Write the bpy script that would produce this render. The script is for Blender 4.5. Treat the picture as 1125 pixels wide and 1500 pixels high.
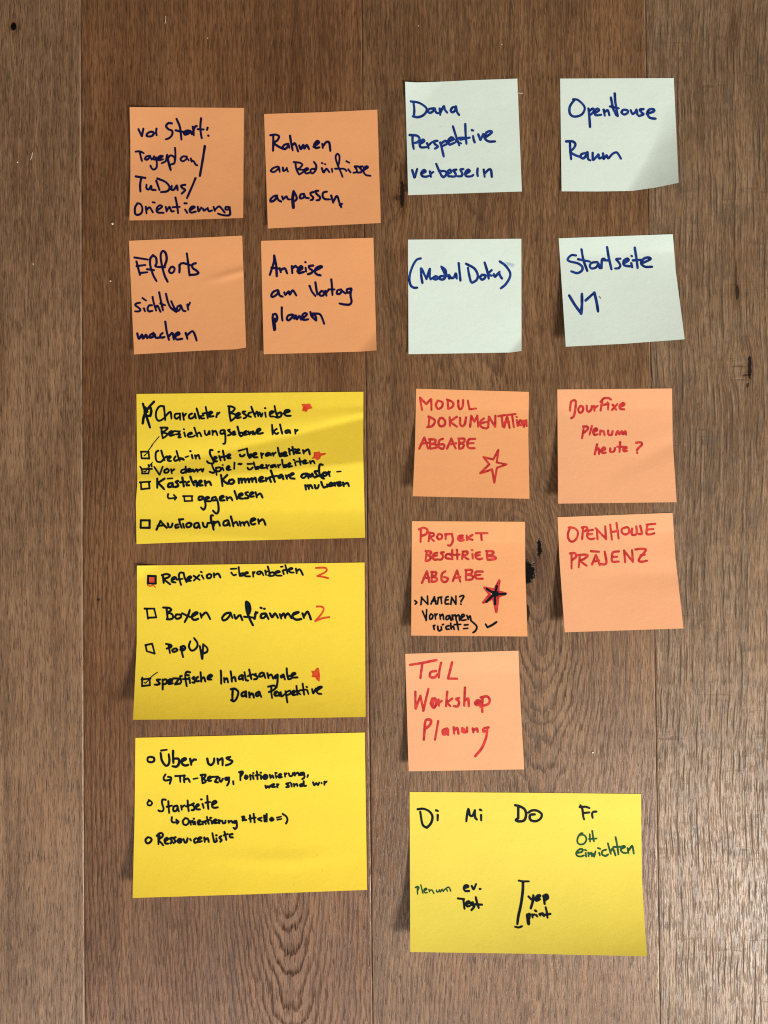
import bpy, math, random
import numpy as np
from mathutils import Vector, Matrix

random.seed(7)
scene = bpy.context.scene
for o in list(bpy.data.objects):
    bpy.data.objects.remove(o, do_unlink=True)
COL = scene.collection

# ------------------------------------------------------------------ camera
CAM_H = 0.512                       # lens above the boards, metres
PITCH = math.radians(0.83)
HALF = 18.0 / 27.0                  # tan of the half angle of the long side
CAM_LOC = Vector((0.0, -CAM_H * math.tan(PITCH), CAM_H))
cam_data = bpy.data.cameras.new("camera")
cam_data.sensor_fit = 'VERTICAL'
cam_data.sensor_height = 36.0
cam_data.lens = 27.0
cam_data.clip_start = 0.01
cam_data.clip_end = 50.0
cam = bpy.data.objects.new("camera", cam_data)
cam.location = CAM_LOC
cam.rotation_euler = (PITCH, 0, 0)
COL.objects.link(cam)
scene.camera = cam

# ------------------------------------------------------------------ light
world = bpy.data.worlds.new("World")
scene.world = world
world.use_nodes = True
bg = world.node_tree.nodes["Background"]
bg.inputs[0].default_value = (1.0, 0.74, 0.52, 1)
bg.inputs[1].default_value = 0.25


def area_light(name, loc, target, sx, sy, power, col):
    l = bpy.data.lights.new(name, 'AREA')
    l.shape = 'RECTANGLE'
    l.size, l.size_y = sx, sy
    l.energy = power
    l.color = col
    o = bpy.data.objects.new(name, l)
    o.location = loc
    o.rotation_euler = (Vector(target) - Vector(loc)).to_track_quat('-Z', 'Y').to_euler()
    COL.objects.link(o)
    return o


# the window of the room, to the lower right of the picture
area_light("window_light", (0.99, -0.82, 0.95), (0.03, -0.05, 0), 0.24, 0.37, 35.5, (1.0, 0.95, 0.875))
# a wider, dimmer one towards the foot of the picture
area_light("far_window_light", (-0.20, -1.28, 0.82), (-0.03, -0.12, 0), 1.2, 0.65, 14.0, (0.84, 0.93, 1.0))
scene.view_settings.view_transform = 'Standard'
scene.view_settings.look = 'None'
scene.view_settings.exposure = 0.0
scene.view_settings.gamma = 1.0
scene.view_settings.use_curve_mapping = False
scene.render.engine = 'CYCLES'
scene.cycles.max_bounces = 6
scene.cycles.use_denoising = False
scene.cycles.filter_width = 1.15


def at(px, py, z=0.0):
    """The point at height z seen at (px, py) of the 1125 x 1500 photograph (arrays welcome)."""
    px = np.asarray(px, float); py = np.asarray(py, float); z = np.asarray(z, float)
    x = (px - 562.5) / 750.0 * HALF
    y = (750.0 - py) / 750.0 * HALF
    c, s = math.cos(PITCH), math.sin(PITCH)
    dx, dy, dz = x, y * c + s, y * s - c
    t = (z - CAM_LOC.z) / dz
    return np.stack(np.broadcast_arrays(CAM_LOC.x + dx * t, CAM_LOC.y + dy * t, z + 0 * t), -1)


# ------------------------------------------------------------------ node helpers
class NT:
    def __init__(self, mat):
        mat.use_nodes = True
        self.t = mat.node_tree
        self.t.nodes.clear()

    def n(self, kind, **kw):
        nd = self.t.nodes.new(kind)
        for k, v in kw.items():
            setattr(nd, k, v)
        return nd

    def put(self, sock, v):
        if isinstance(v, bpy.types.NodeSocket):
            self.t.links.new(v, sock)
        elif v is not None:
            if isinstance(v, (tuple, list)) and len(v) == 3 and sock.type == 'RGBA':
                v = (*v, 1)
            sock.default_value = v

    def m(self, op, a, b=None, c=None, clamp=False):
        nd = self.n('ShaderNodeMath', operation=op, use_clamp=clamp)
        for i, v in enumerate((a, b, c)):
            self.put(nd.inputs[i], v)
        return nd.outputs[0]

    def xyz(self, x, y, z=0.0):
        nd = self.n('ShaderNodeCombineXYZ')
        for i, v in enumerate((x, y, z)):
            self.put(nd.inputs[i], v)
        return nd.outputs[0]

    def noise(self, vec, scale=1.0, detail=2.0, rough=0.5, dist=0.0):
        nd = self.n('ShaderNodeTexNoise')
        nd.inputs['Scale'].default_value = scale
        nd.inputs['Detail'].default_value = detail
        nd.inputs['Roughness'].default_value = rough
        nd.inputs['Distortion'].default_value = dist
        self.put(nd.inputs['Vector'], vec)
        return nd.outputs['Fac']

    def step(self, v, lo, hi, a=0.0, b=1.0):
        nd = self.n('ShaderNodeMapRange', interpolation_type='SMOOTHSTEP')
        for i, q in enumerate((v, lo, hi, a, b)):
            self.put(nd.inputs[i], q)
        return nd.outputs[0]

    def mix(self, f, a, b, mode='MIX'):
        nd = self.n('ShaderNodeMix', data_type='RGBA', blend_type=mode)
        self.put(nd.inputs[0], f)
        self.put(nd.inputs[6], a)
        self.put(nd.inputs[7], b)
        return nd.outputs[2]


# ------------------------------------------------------------------ the wooden floor
MM = 1000.0
PXW = float(np.linalg.norm(at(563, 750) - at(562, 750)))      # metres per photo pixel on the boards


def wood_material(name, dark, light, pore, opt):
    """Oiled oak. The mesh carries 'grain' = (across, along, ring phase) in millimetres and cycles."""
    mat = bpy.data.materials.new(name)
    N = NT(mat)
    a = N.n('ShaderNodeAttribute', attribute_name='grain')
    s = N.n('ShaderNodeSeparateXYZ')
    N.put(s.inputs[0], a.outputs['Vector'])
    gx, gy, ring = s.outputs
    P = N.n('ShaderNodeNewGeometry').outputs['Position']
    sd = opt.get('seed', 0.0)

    def gv(fx, fy, o):
        return N.xyz(N.m('MULTIPLY', gx, fx), N.m('MULTIPLY', gy, fy), sd + o)
    fibre = N.noise(gv(1.25, 0.060, 1), detail=4, rough=0.66)
    hair = N.noise(gv(2.6, 0.16, 2), detail=3, rough=0.6)
    streak = N.noise(gv(0.16, 0.006, 3), detail=3, rough=0.55)
    blotch = N.noise(gv(0.018, 0.012, 4), detail=3, rough=0.5)
    por = N.noise(gv(1.35, opt.get('pore_len', 0.085), 5), detail=2, rough=0.55, dist=0.15)
    por2 = N.noise(gv(2.0, 0.14, 6), detail=2, rough=0.5, dist=0.2)
    # growth rings: a dark, porous line once a cycle
    wob = N.noise(gv(0.18, opt.get('wob', 0.05), 7), detail=3, rough=0.6)
    ph = N.m('ADD', ring, N.m('MULTIPLY', N.m('SUBTRACT', wob, 0.5), opt.get('wave', 1.0)))
    fr = N.m('FRACT', ph)
    line = N.m('MULTIPLY', N.step(fr, 0.35, 0.80), N.step(fr, 1.0, 0.90))
    figure = N.n('ShaderNodeAttribute', attribute_name='figure').outputs['Fac']
    patch = N.m('MULTIPLY', figure, N.step(N.noise(gv(0.03, 0.008, 8), detail=2), 0.33, 0.62, 0.55, 1.0))
    broken = N.step(por, 0.36, 0.56, 0.35, 1.0)
    ringd = N.m('MULTIPLY', N.m('MULTIPLY', line, patch), broken)
    # colour
    f0 = N.m('ADD', N.m('MULTIPLY', fibre, 0.75), N.m('MULTIPLY', hair, 0.55))
    f0 = N.m('ADD', f0, N.m('MULTIPLY', N.m('SUBTRACT', streak, 0.5), 0.55))
    f0 = N.m('ADD', f0, N.m('MULTIPLY', N.m('SUBTRACT', blotch, 0.5), 0.42))
    f = N.step(f0, 0.44, 0.90)
    col = N.mix(f, dark, light)
    red = N.noise(gv(0.035, 0.01, 9), detail=2)
    col = N.mix(N.step(red, 0.45, 0.75, 0, 0.55), col, opt['warm'], 'MULTIPLY')
    pm = N.m('MULTIPLY', N.step(por, 0.555, 0.625), opt.get('pore_amt', 0.55))
    pm2 = N.m('MULTIPLY', N.step(por2, 0.57, 0.65), 0.50)
    dk = N.m('MAXIMUM', N.m('MAXIMUM', pm, pm2), N.m('MULTIPLY', ringd, opt.get('ring_amt', 0.55)))
    # pale flecks of the medullary rays
    fl = N.m('MULTIPLY', N.step(N.noise(gv(1.3, 0.10, 11), detail=2, dist=0.3), 0.60, 0.72), opt.get('fleck', 0.22))
    col = N.mix(fl, col, opt['pale'])
    h = N.m('SUBTRACT', N.m('MULTIPLY', fibre, 0.5), N.m('MULTIPLY', dk, 0.8))
    if opt.get('rough_sawn'):
        gw = N.m('ADD', gx, N.m('MULTIPLY', N.m('SUBTRACT', N.noise(gv(0.05, 0.035, 21), detail=3), 0.5), 3.6))
        gr = N.m('FRACT', N.m('MULTIPLY', gw, 0.245))
        groove = N.m('MULTIPLY', N.step(gr, 0.0, 0.13), N.step(gr, 0.30, 0.15))
        gr2 = N.m('FRACT', N.m('MULTIPLY', gw, 0.61))
        groove2 = N.m('MULTIPLY', N.m('MULTIPLY', N.step(gr2, 0.0, 0.2), N.step(gr2, 0.5, 0.22)), 0.55)
        gate = N.step(N.noise(gv(0.16, 0.035, 22), detail=3), 0.44, 0.60)
        gate2 = N.step(N.noise(gv(0.22, 0.045, 26), detail=3), 0.46, 0.60)
        groove = N.m('MAXIMUM', N.m('MULTIPLY', groove, gate), N.m('MULTIPLY', groove2, gate2))
        saw = N.noise(gv(0.045, 0.34, 23), detail=4, rough=0.65, dist=0.5)
        bandm = N.step(N.noise(gv(0.03, 0.05, 24), detail=2), 0.47, 0.66)
        sawd = N.m('MULTIPLY', N.step(saw, 0.53, 0.66), bandm)
        smear = N.m('MULTIPLY', N.step(N.noise(gv(0.06, 0.06, 25), detail=4, rough=0.65, dist=0.6), 0.50, 0.70), 0.55)
        rim = N.m('MULTIPLY', N.step(gr, 0.30, 0.45), N.step(gr, 0.75, 0.5))
        col = N.mix(N.m('MULTIPLY', N.m('MULTIPLY', rim, gate), 0.35), col, opt['pale'])
        col = N.mix(smear, col, opt['smear'])
        dk = N.m('MAXIMUM', dk, N.m('MULTIPLY', groove, 0.72))
        dk = N.m('MAXIMUM', dk, N.m('MULTIPLY', sawd, 0.40))
        h = N.m('SUBTRACT', h, N.m('MULTIPLY', groove, 1.1))
        h = N.m('SUBTRACT', h, N.m('MULTIPLY', sawd, 0.12))
    col = N.mix(dk, col, pore)
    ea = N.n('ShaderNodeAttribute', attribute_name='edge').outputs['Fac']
    edge_shine = N.step(N.noise(gv(0.0, 0.02, 51), detail=3), 0.38, 0.62, 0.08, opt.get('edge_shine', 0.42))
    col = N.mix(N.m('MULTIPLY', ea, edge_shine), col, tuple(min(1, 1.25 * q) for q in opt['pale']))  # highlight along the right-hand board edges, painted into the colour and broken by noise
    # knots and cracks: (photo x, photo y, half width, half height, darkness, halo, edge roughness)
    for i, (kx, ky, rw, rh, amt, halo, rag) in enumerate(opt.get('knots', ())):
        c = at(kx, ky, 0)
        v = N.n('ShaderNodeVectorMath', operation='SUBTRACT')
        N.put(v.inputs[0], P); v.inputs[1].default_value = (c[0], c[1], 0)
        w = N.n('ShaderNodeVectorMath', operation='MULTIPLY')
        N.put(w.inputs[0], v.outputs[0])
        w.inputs[1].default_value = (1 / (rw * PXW), 1 / (rh * PXW), 0)
        L = N.n('ShaderNodeVectorMath', operation='LENGTH')
        N.put(L.inputs[0], w.outputs[0])
        nz = N.noise(gv(0.55, 0.35, 31 + i), detail=3, rough=0.6)
        d = N.m('ADD', L.outputs['Value'], N.m('MULTIPLY', N.m('SUBTRACT', nz, 0.5), rag))
        if halo:
            hm = N.step(d, 3.4, 0.9, 0.0, halo)
            col = N.mix(hm, col, opt['knot_brown'], 'MULTIPLY')
        km = N.step(d, 1.12, 0.82, 0.0, amt)
        col = N.mix(km, col, (0.002, 0.0017, 0.0015))
        h = N.m('SUBTRACT', h, N.m('MULTIPLY', km, 1.2))
        dk = N.m('MAXIMUM', dk, km)
    bmp = N.n('ShaderNodeBump')
    bmp.inputs['Strength'].default_value = opt.get('bump', 0.35)
    bmp.inputs['Distance'].default_value = 0.0004
    N.put(bmp.inputs['Height'], h)
    b = N.n('ShaderNodeBsdfPrincipled')
    N.put(b.inputs['Base Color'], col)
    N.put(b.inputs['Roughness'], N.m('ADD', N.m('ADD', opt.get('rough', 0.42) - 0.20, N.m('MULTIPLY', fibre, 0.32)), N.m('MULTIPLY', dk, 0.3)))
    N.put(b.inputs['Specular IOR Level'], N.m('MULTIPLY', N.m('SUBTRACT', 1.0, N.m('MULTIPLY', dk, 0.85)), opt.get('spec', 0.5)))
    N.put(b.inputs['Normal'], bmp.outputs[0])
    o = N.n('ShaderNodeOutputMaterial')
    N.put(o.inputs[0], b.outputs[0])
    return mat


def sm(x, a, b):
    t = np.clip((x - a) / (b - a), 0, 1)
    return t * t * (3 - 2 * t)


def ring_field(kind, x, y):
    """Growth-ring phase and deflected across-grain coordinate, in photo pixels on the boards."""
    gu = x.copy()
    if kind == 'quiet':                       # left board: nearly quarter-sawn
        R = (x + 420) + 5 * np.sin(y / 190) + 14 * np.exp(-((x - 20) / 30) ** 2 - ((y - 40) / 70) ** 2)
        ph = R / 11.0
        gu = x + 4 * np.sin(y / 230) - (x - 20) * 0.5 * np.exp(-((x - 20) / 25) ** 2 - ((y - 40) / 45) ** 2)
    elif kind == 'crown_low':                 # second board: crown figure low down in the middle
        xc = 428 + 10 * np.sin(y / 260 + 0.6)
        d = 6 + 0.21 * np.maximum(0, y - 1270) + 0.04 * np.maximum(0, 150 - y) + 1.6 * np.sin(y / 31.0) + 1.0 * np.sin(y / 12.0 + 1)
        R = np.sqrt((x - xc) ** 2 + d ** 2)
        ph = R / 7.0
        gu = x + 5 * np.sin(y / 300) + (x - xc) * 0.06 * np.sin(y / 500)
    elif kind == 'crown':                     # third board: crown figure with the big knot
        xc = 697 + 30 * sm(y, 380, 590) + 66 * sm(y, 560, 980) - 20 * sm(y, 1150, 1500)
        d = (5 + 0.095 * np.clip(y + 60, 0, 690)) * (1 - sm(y, 640, 830)) + 0.22 * np.clip(y - 850, 0, 310) * (1 - 0.6 * sm(y, 1200, 1500)) + 5
        d = d + 1.6 * np.sin(y / 33.0) + 1.1 * np.sin(y / 12.0)
        R = np.sqrt((x - xc) ** 2 + d ** 2)
        R = R + 30 * np.exp(-((x - 582) / 18) ** 2 - ((y - 275) / 50) ** 2)
        ph = R / 6.8
        gu = x - 0.5 * (xc - 697) * np.exp(-((x - xc) / 120) ** 2)
        for kx, ky, sx, sy in ((772, 840, 34, 75), (582, 270, 22, 50)):
            gu = gu - (x - kx) * 0.7 * np.exp(-((x - kx) / sx) ** 2 - ((y - ky) / sy) ** 2)
    else:                                     # right board: quarter-sawn, rough
        R = x + 6 * np.sin(y / 170)
        ph = R / 9.5
        gu = x + 3 * np.sin(y / 140) + 2 * np.sin(y / 57)
        gu = gu - (x - 1085) * 0.6 * np.exp(-((x - 1085) / 22) ** 2 - ((y - 540) / 40) ** 2)
    return ph, gu


def figure_field(kind, x, y):
    """How strongly the growth rings show, 0 to 1."""
    if kind == 'quiet':
        return np.full(x.shape, 0.30)
    if kind == 'crown_low':
        f = 0.46 + 0.54 * np.exp(-((x - 430) / 62) ** 2) * sm(y, 1270, 1340)
        f = f + 0.40 * np.exp(-((x - 150) / 26) ** 2) * sm(y, 480, 620) * (1 - sm(y, 1250, 1450))
        return f + 0.15 * sm(y, 1250, 1400)
    if kind == 'crown':
        f = 0.50 + 0.40 * np.exp(-((x - 785) / 90) ** 2 - ((y - 960) / 200) ** 2)
        f = f + 0.40 * np.exp(-((x - 715) / 45) ** 2 - ((y - 560) / 60) ** 2) + 0.25 * np.exp(-((x - 690) / 40) ** 2 - ((y - 310) / 40) ** 2)
        return np.minimum(f, 0.95)
    return np.full(x.shape, 0.15)


def plank(parent, top, bot, kind, mat, dz, n_cols):
    """One board between the seam lines top = (x left, x right at y = 0), bot = the same at y = 1500."""
    ys = np.linspace(-330, 1830, 420)
    gap = 0.00010 / PXW
    inner = np.linspace(0, 1, n_cols)
    bev = [0.0, 0.0, 0.00022 / PXW, 0.0005 / PXW, 0.0009 / PXW]
    bz = [-0.004, -0.0007, -0.00030, -0.00009, 0.0]
    X, Y, Z = [], [], []
    rng = np.random.RandomState(abs(hash(kind)) % 1000 if False else int(top[0]) % 997)
    wl = sum(rng.uniform(.1, .28) * np.sin(ys / rng.uniform(40, 160) + rng.uniform(0, 6)) for _ in range(3))
    for y, jit in zip(ys, wl):
        l = top[0] + (bot[0] - top[0]) * y / 1500 + gap
        r = top[1] + (bot[1] - top[1]) * y / 1500 - gap
        e = 1.0 + 0.5 * jit
        row = [l + b * e for b in bev] + list(l + bev[-1] * 1.2 + (r - l - bev[-1] * 2.4) * inner)[1:-1] + [r - b * e for b in reversed(bev)]
        X.append(row); Y.append([y] * len(row))
        Z.append(bz + [0.0] * (n_cols - 2) + list(reversed(bz)))
    X, Y, Z = np.array(X), np.array(Y), np.array(Z) + dz
    ph, gu = ring_field(kind, X, Y)
    co = at(X, Y, 0)
    co[..., 2] = Z
    nr, nc = X.shape
    idx = np.arange(nr * nc).reshape(nr, nc)
    f = np.stack([idx[:-1, :-1], idx[1:, :-1], idx[1:, 1:], idx[:-1, 1:]], -1).reshape(-1, 4)
    me = bpy.data.meshes.new('plank')
    me.from_pydata(co.reshape(-1, 3).tolist(), [], f.tolist())
    at_ = me.attributes.new('grain', 'FLOAT_VECTOR', 'POINT')
    fg = figure_field(kind, X, Y)
    g = np.stack([gu * PXW * MM, Y * PXW * MM, ph], -1).reshape(-1).astype(np.float32)
    at_.data.foreach_set('vector', g)
    ed = np.zeros_like(X); ed[:, -4:-1] = 1.0  # right bevel only: mask of the painted edge highlight
    fa = me.attributes.new('figure', 'FLOAT', 'POINT')
    fa.data.foreach_set('value', fg.reshape(-1).astype(np.float32))
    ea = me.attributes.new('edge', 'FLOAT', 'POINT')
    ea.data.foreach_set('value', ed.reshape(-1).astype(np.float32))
    me.polygons.foreach_set('use_smooth', [True] * len(f))
    me.materials.append(mat)
    o = bpy.data.objects.new('plank', me)
    COL.objects.link(o)
    o.parent = parent
    return o


floor = bpy.data.objects.new('floor', None)
COL.objects.link(floor)
floor['kind'] = 'structure'
floor['label'] = 'brown oiled oak floor boards under the sticky notes'

M_quiet = wood_material('oak_grey_brown', (0.128, 0.068, 0.034), (0.300, 0.175, 0.097), (0.030, 0.016, 0.009), dict(
    seed=3.0, warm=(0.95, 0.86, 0.78), pale=(0.33, 0.25, 0.18), ring_amt=0.9, pore_amt=0.62, fleck=0.30,
    knot_brown=(0.62, 0.52, 0.36), knots=[(20, 39, 4.2, 6.5, 1.0, 0.75, 0.5)], bump=0.5, rough=0.45))
M_low = wood_material('oak_brown', (0.108, 0.047, 0.0185), (0.236, 0.114, 0.050), (0.026, 0.011, 0.005), dict(
    seed=17.0, wave=1.3, warm=(1.0, 0.84, 0.70), pale=(0.22, 0.145, 0.09), ring_amt=0.95, pore_amt=0.62, fleck=0.12,
    knot_brown=(0.6, 0.5, 0.4), knots=[(144, 878, 2.6, 2.0, 0.7, 0.4, 0.5)], bump=0.40, rough=0.42))
M_crown = wood_material('oak_crown', (0.112, 0.055, 0.024), (0.246, 0.134, 0.063), (0.022, 0.011, 0.007), dict(
    seed=41.0, edge_shine=0.8, wave=1.5, warm=(1.0, 0.86, 0.74), pale=(0.25, 0.175, 0.115), ring_amt=0.95, pore_amt=0.60, fleck=0.12,
    knot_brown=(0.55, 0.42, 0.28),
    knots=[(771, 838, 14, 17, 1.0, 0.6, 1.9), (790, 803, 3.4, 13, 1.0, 0.0, 1.6),
           (772, 898, 4, 12, 0.85, 0.0, 1.0), (589, 283, 3.2, 22, 0.85, 0.75, 1.6), (583, 289, 5, 4.0, 0.45, 0.5, 1.8), (587, 250, 2.0, 14, 0.4, 0.0, 1.6)], bump=0.40, rough=0.42))
M_sawn = wood_material('oak_rough_sawn', (0.112, 0.064, 0.033), (0.272, 0.169, 0.094), (0.034, 0.021, 0.014), dict(
    seed=67.0, warm=(0.97, 0.88, 0.80), pale=(0.32, 0.25, 0.185), smear=(0.105, 0.075, 0.052), ring_amt=0.9, pore_amt=0.45, fleck=0.25,
    rough_sawn=True, knot_brown=(0.62, 0.5, 0.42),
    knots=[(1098, 538, 2.8, 19, 0.9, 0.65, 1.7), (1092, 549, 6, 1.8, 0.6, 0.5, 1.5), (1084, 556, 12, 1.2, 0.35, 0, 1.8), (1080, 536, 12, 1.2, 0.35, 0.3, 1.8), (1095, 564, 2.2, 4, 0.7, 0, 1.2), (1080, 428, 2.6, 11, 0.8, 0.4, 0.8), (1078, 402, 2.0, 22, 0.5, 0.3, 1.0), (1076, 45, 3, 30, 0.22, 0.4, 1.6)],
    bump=0.55, rough=0.44))

seams = [(-296, -300), (118, 124), (530, 546), (945.5, 967.5), (1362, 1390)]
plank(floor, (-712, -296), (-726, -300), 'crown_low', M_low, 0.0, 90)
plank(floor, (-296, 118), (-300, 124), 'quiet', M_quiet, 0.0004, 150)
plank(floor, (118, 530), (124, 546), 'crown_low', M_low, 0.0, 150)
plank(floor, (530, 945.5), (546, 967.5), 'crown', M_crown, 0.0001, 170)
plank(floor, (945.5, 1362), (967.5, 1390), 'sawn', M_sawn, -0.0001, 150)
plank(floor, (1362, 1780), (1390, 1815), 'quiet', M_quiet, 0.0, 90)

mb = bpy.data.materials.new('dark_joint')
Nb = NT(mb)
bb = Nb.n('ShaderNodeBsdfPrincipled')
Nb.put(bb.inputs['Base Color'], Nb.mix(Nb.noise(Nb.n('ShaderNodeTexCoord').outputs['Object'], 60), (0.008, 0.006, 0.005), (0.02, 0.014, 0.01)))
bb.inputs['Roughness'].default_value = 0.9
Nb.put(Nb.n('ShaderNodeOutputMaterial').inputs[0], bb.outputs[0])
me = bpy.data.meshes.new('underlay')
q = [at(-700, -320), at(1770, -320), at(1770, 1820), at(-700, 1820)]
me.from_pydata([(p[0], p[1], -0.0035) for p in q][::-1], [], [(0, 1, 2, 3)])
me.materials.append(mb)
und = bpy.data.objects.new('underlay', me)
COL.objects.link(und)
und.parent = floor


# ------------------------------------------------------------------ paper and ink
def paper_material(name, col, transl):
    mat = bpy.data.materials.new(name)
    N = NT(mat)
    P = N.n('ShaderNodeNewGeometry').outputs['Position']
    big = N.noise(P, 38, 3, 0.55)
    fib = N.noise(P, 900, 3, 0.7)
    fine = N.noise(P, 2600, 2, 0.6)
    v = N.m('ADD', N.m('MULTIPLY', N.m('SUBTRACT', big, 0.5), 0.10), N.m('MULTIPLY', N.m('SUBTRACT', fib, 0.5), 0.15))
    v = N.m('ADD', N.m('ADD', v, N.m('MULTIPLY', N.m('SUBTRACT', fine, 0.5), 0.06)), 1.0)
    c = N.mix(1.0, col, N.xyz(v, v, v), 'MULTIPLY')
    # scattered specks in the pulp
    sp = N.step(N.noise(P, 420, 1, 0.4), 0.765, 0.80, 0, 0.25)
    c = N.mix(sp, c, tuple(0.55 * q for q in col))
    bmp = N.n('ShaderNodeBump')
    bmp.inputs['Strength'].default_value = 0.23
    bmp.inputs['Distance'].default_value = 0.0002
    wr = N.noise(P, 70, 4, 0.6)
    N.put(bmp.inputs['Height'], N.m('ADD', fib, N.m('MULTIPLY', wr, 4.0)))
    b = N.n('ShaderNodeBsdfPrincipled')
    N.put(b.inputs['Base Color'], c)
    b.inputs['Roughness'].default_value = 0.72
    b.inputs['Specular IOR Level'].default_value = 0.28
    N.put(b.inputs['Normal'], bmp.outputs[0])
    t = N.n('ShaderNodeBsdfTranslucent')
    N.put(t.inputs[0], c)
    mx = N.n('ShaderNodeMixShader')
    mx.inputs[0].default_value = transl
    N.put(mx.inputs[1], b.outputs[0])
    N.put(mx.inputs[2], t.outputs[0])
    N.put(N.n('ShaderNodeOutputMaterial').inputs[0], mx.outputs[0])
    return mat


def ink_material(name, a, b_, rough=0.5):
    mat = bpy.data.materials.new(name)
    N = NT(mat)
    P = N.n('ShaderNodeNewGeometry').outputs['Position']
    n1 = N.noise(P, 330, 4, 0.65)
    b = N.n('ShaderNodeBsdfPrincipled')
    N.put(b.inputs['Base Color'], N.mix(N.step(n1, 0.3, 0.72), a, b_))
    b.inputs['Roughness'].default_value = rough
    b.inputs['Specular IOR Level'].default_value = 0.08
    N.put(N.n('ShaderNodeOutputMaterial').inputs[0], b.outputs[0])
    return mat


PAPER = dict(
    orange=paper_material('orange_paper', (0.82, 0.380, 0.160), 0.10),
    peach=paper_material('peach_paper', (0.81, 0.402, 0.205), 0.10),
    mint=paper_material('pale_green_paper', (0.70, 0.825, 0.765), 0.10),
    yellow=paper_material('yellow_paper', (0.83, 0.625, 0.047), 0.10),
    lemon=paper_material('lemon_paper', (0.71, 0.585, 0.075), 0.10))
INK = dict(
    navy=ink_material('navy_ink', (0.0035, 0.0035, 0.026), (0.008, 0.007, 0.060)),
    blue=ink_material('blue_ink', (0.004, 0.014, 0.105), (0.015, 0.055, 0.275)),
    black=ink_material('black_ink', (0.002, 0.004, 0.007), (0.004, 0.011, 0.016)),
    red=ink_material('red_ink', (0.36, 0.020, 0.024), (0.62, 0.055, 0.045)),
    scarlet=ink_material('scarlet_ink', (0.52, 0.040, 0.016), (0.68, 0.075, 0.028)),
    green=ink_material('green_ink', (0.006, 0.045, 0.016), (0.012, 0.088, 0.034)),
    smear=ink_material('smeared_ink', (0.34, 0.46, 0.55), (0.50, 0.62, 0.64)),
    dust=ink_material('pencil_grey', (0.16, 0.17, 0.22), (0.24, 0.25, 0.30)))

NG = 64
U, V = np.meshgrid(np.linspace(0, 1, NG + 1), np.linspace(0, 1, NG + 1))


def bil(c, u, v):
    c = np.asarray(c, float)
    return ((1 - u) * (1 - v))[..., None] * c[0] + (u * (1 - v))[..., None] * c[1] + (u * v)[..., None] * c[2] + ((1 - u) * v)[..., None] * c[3]


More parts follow.
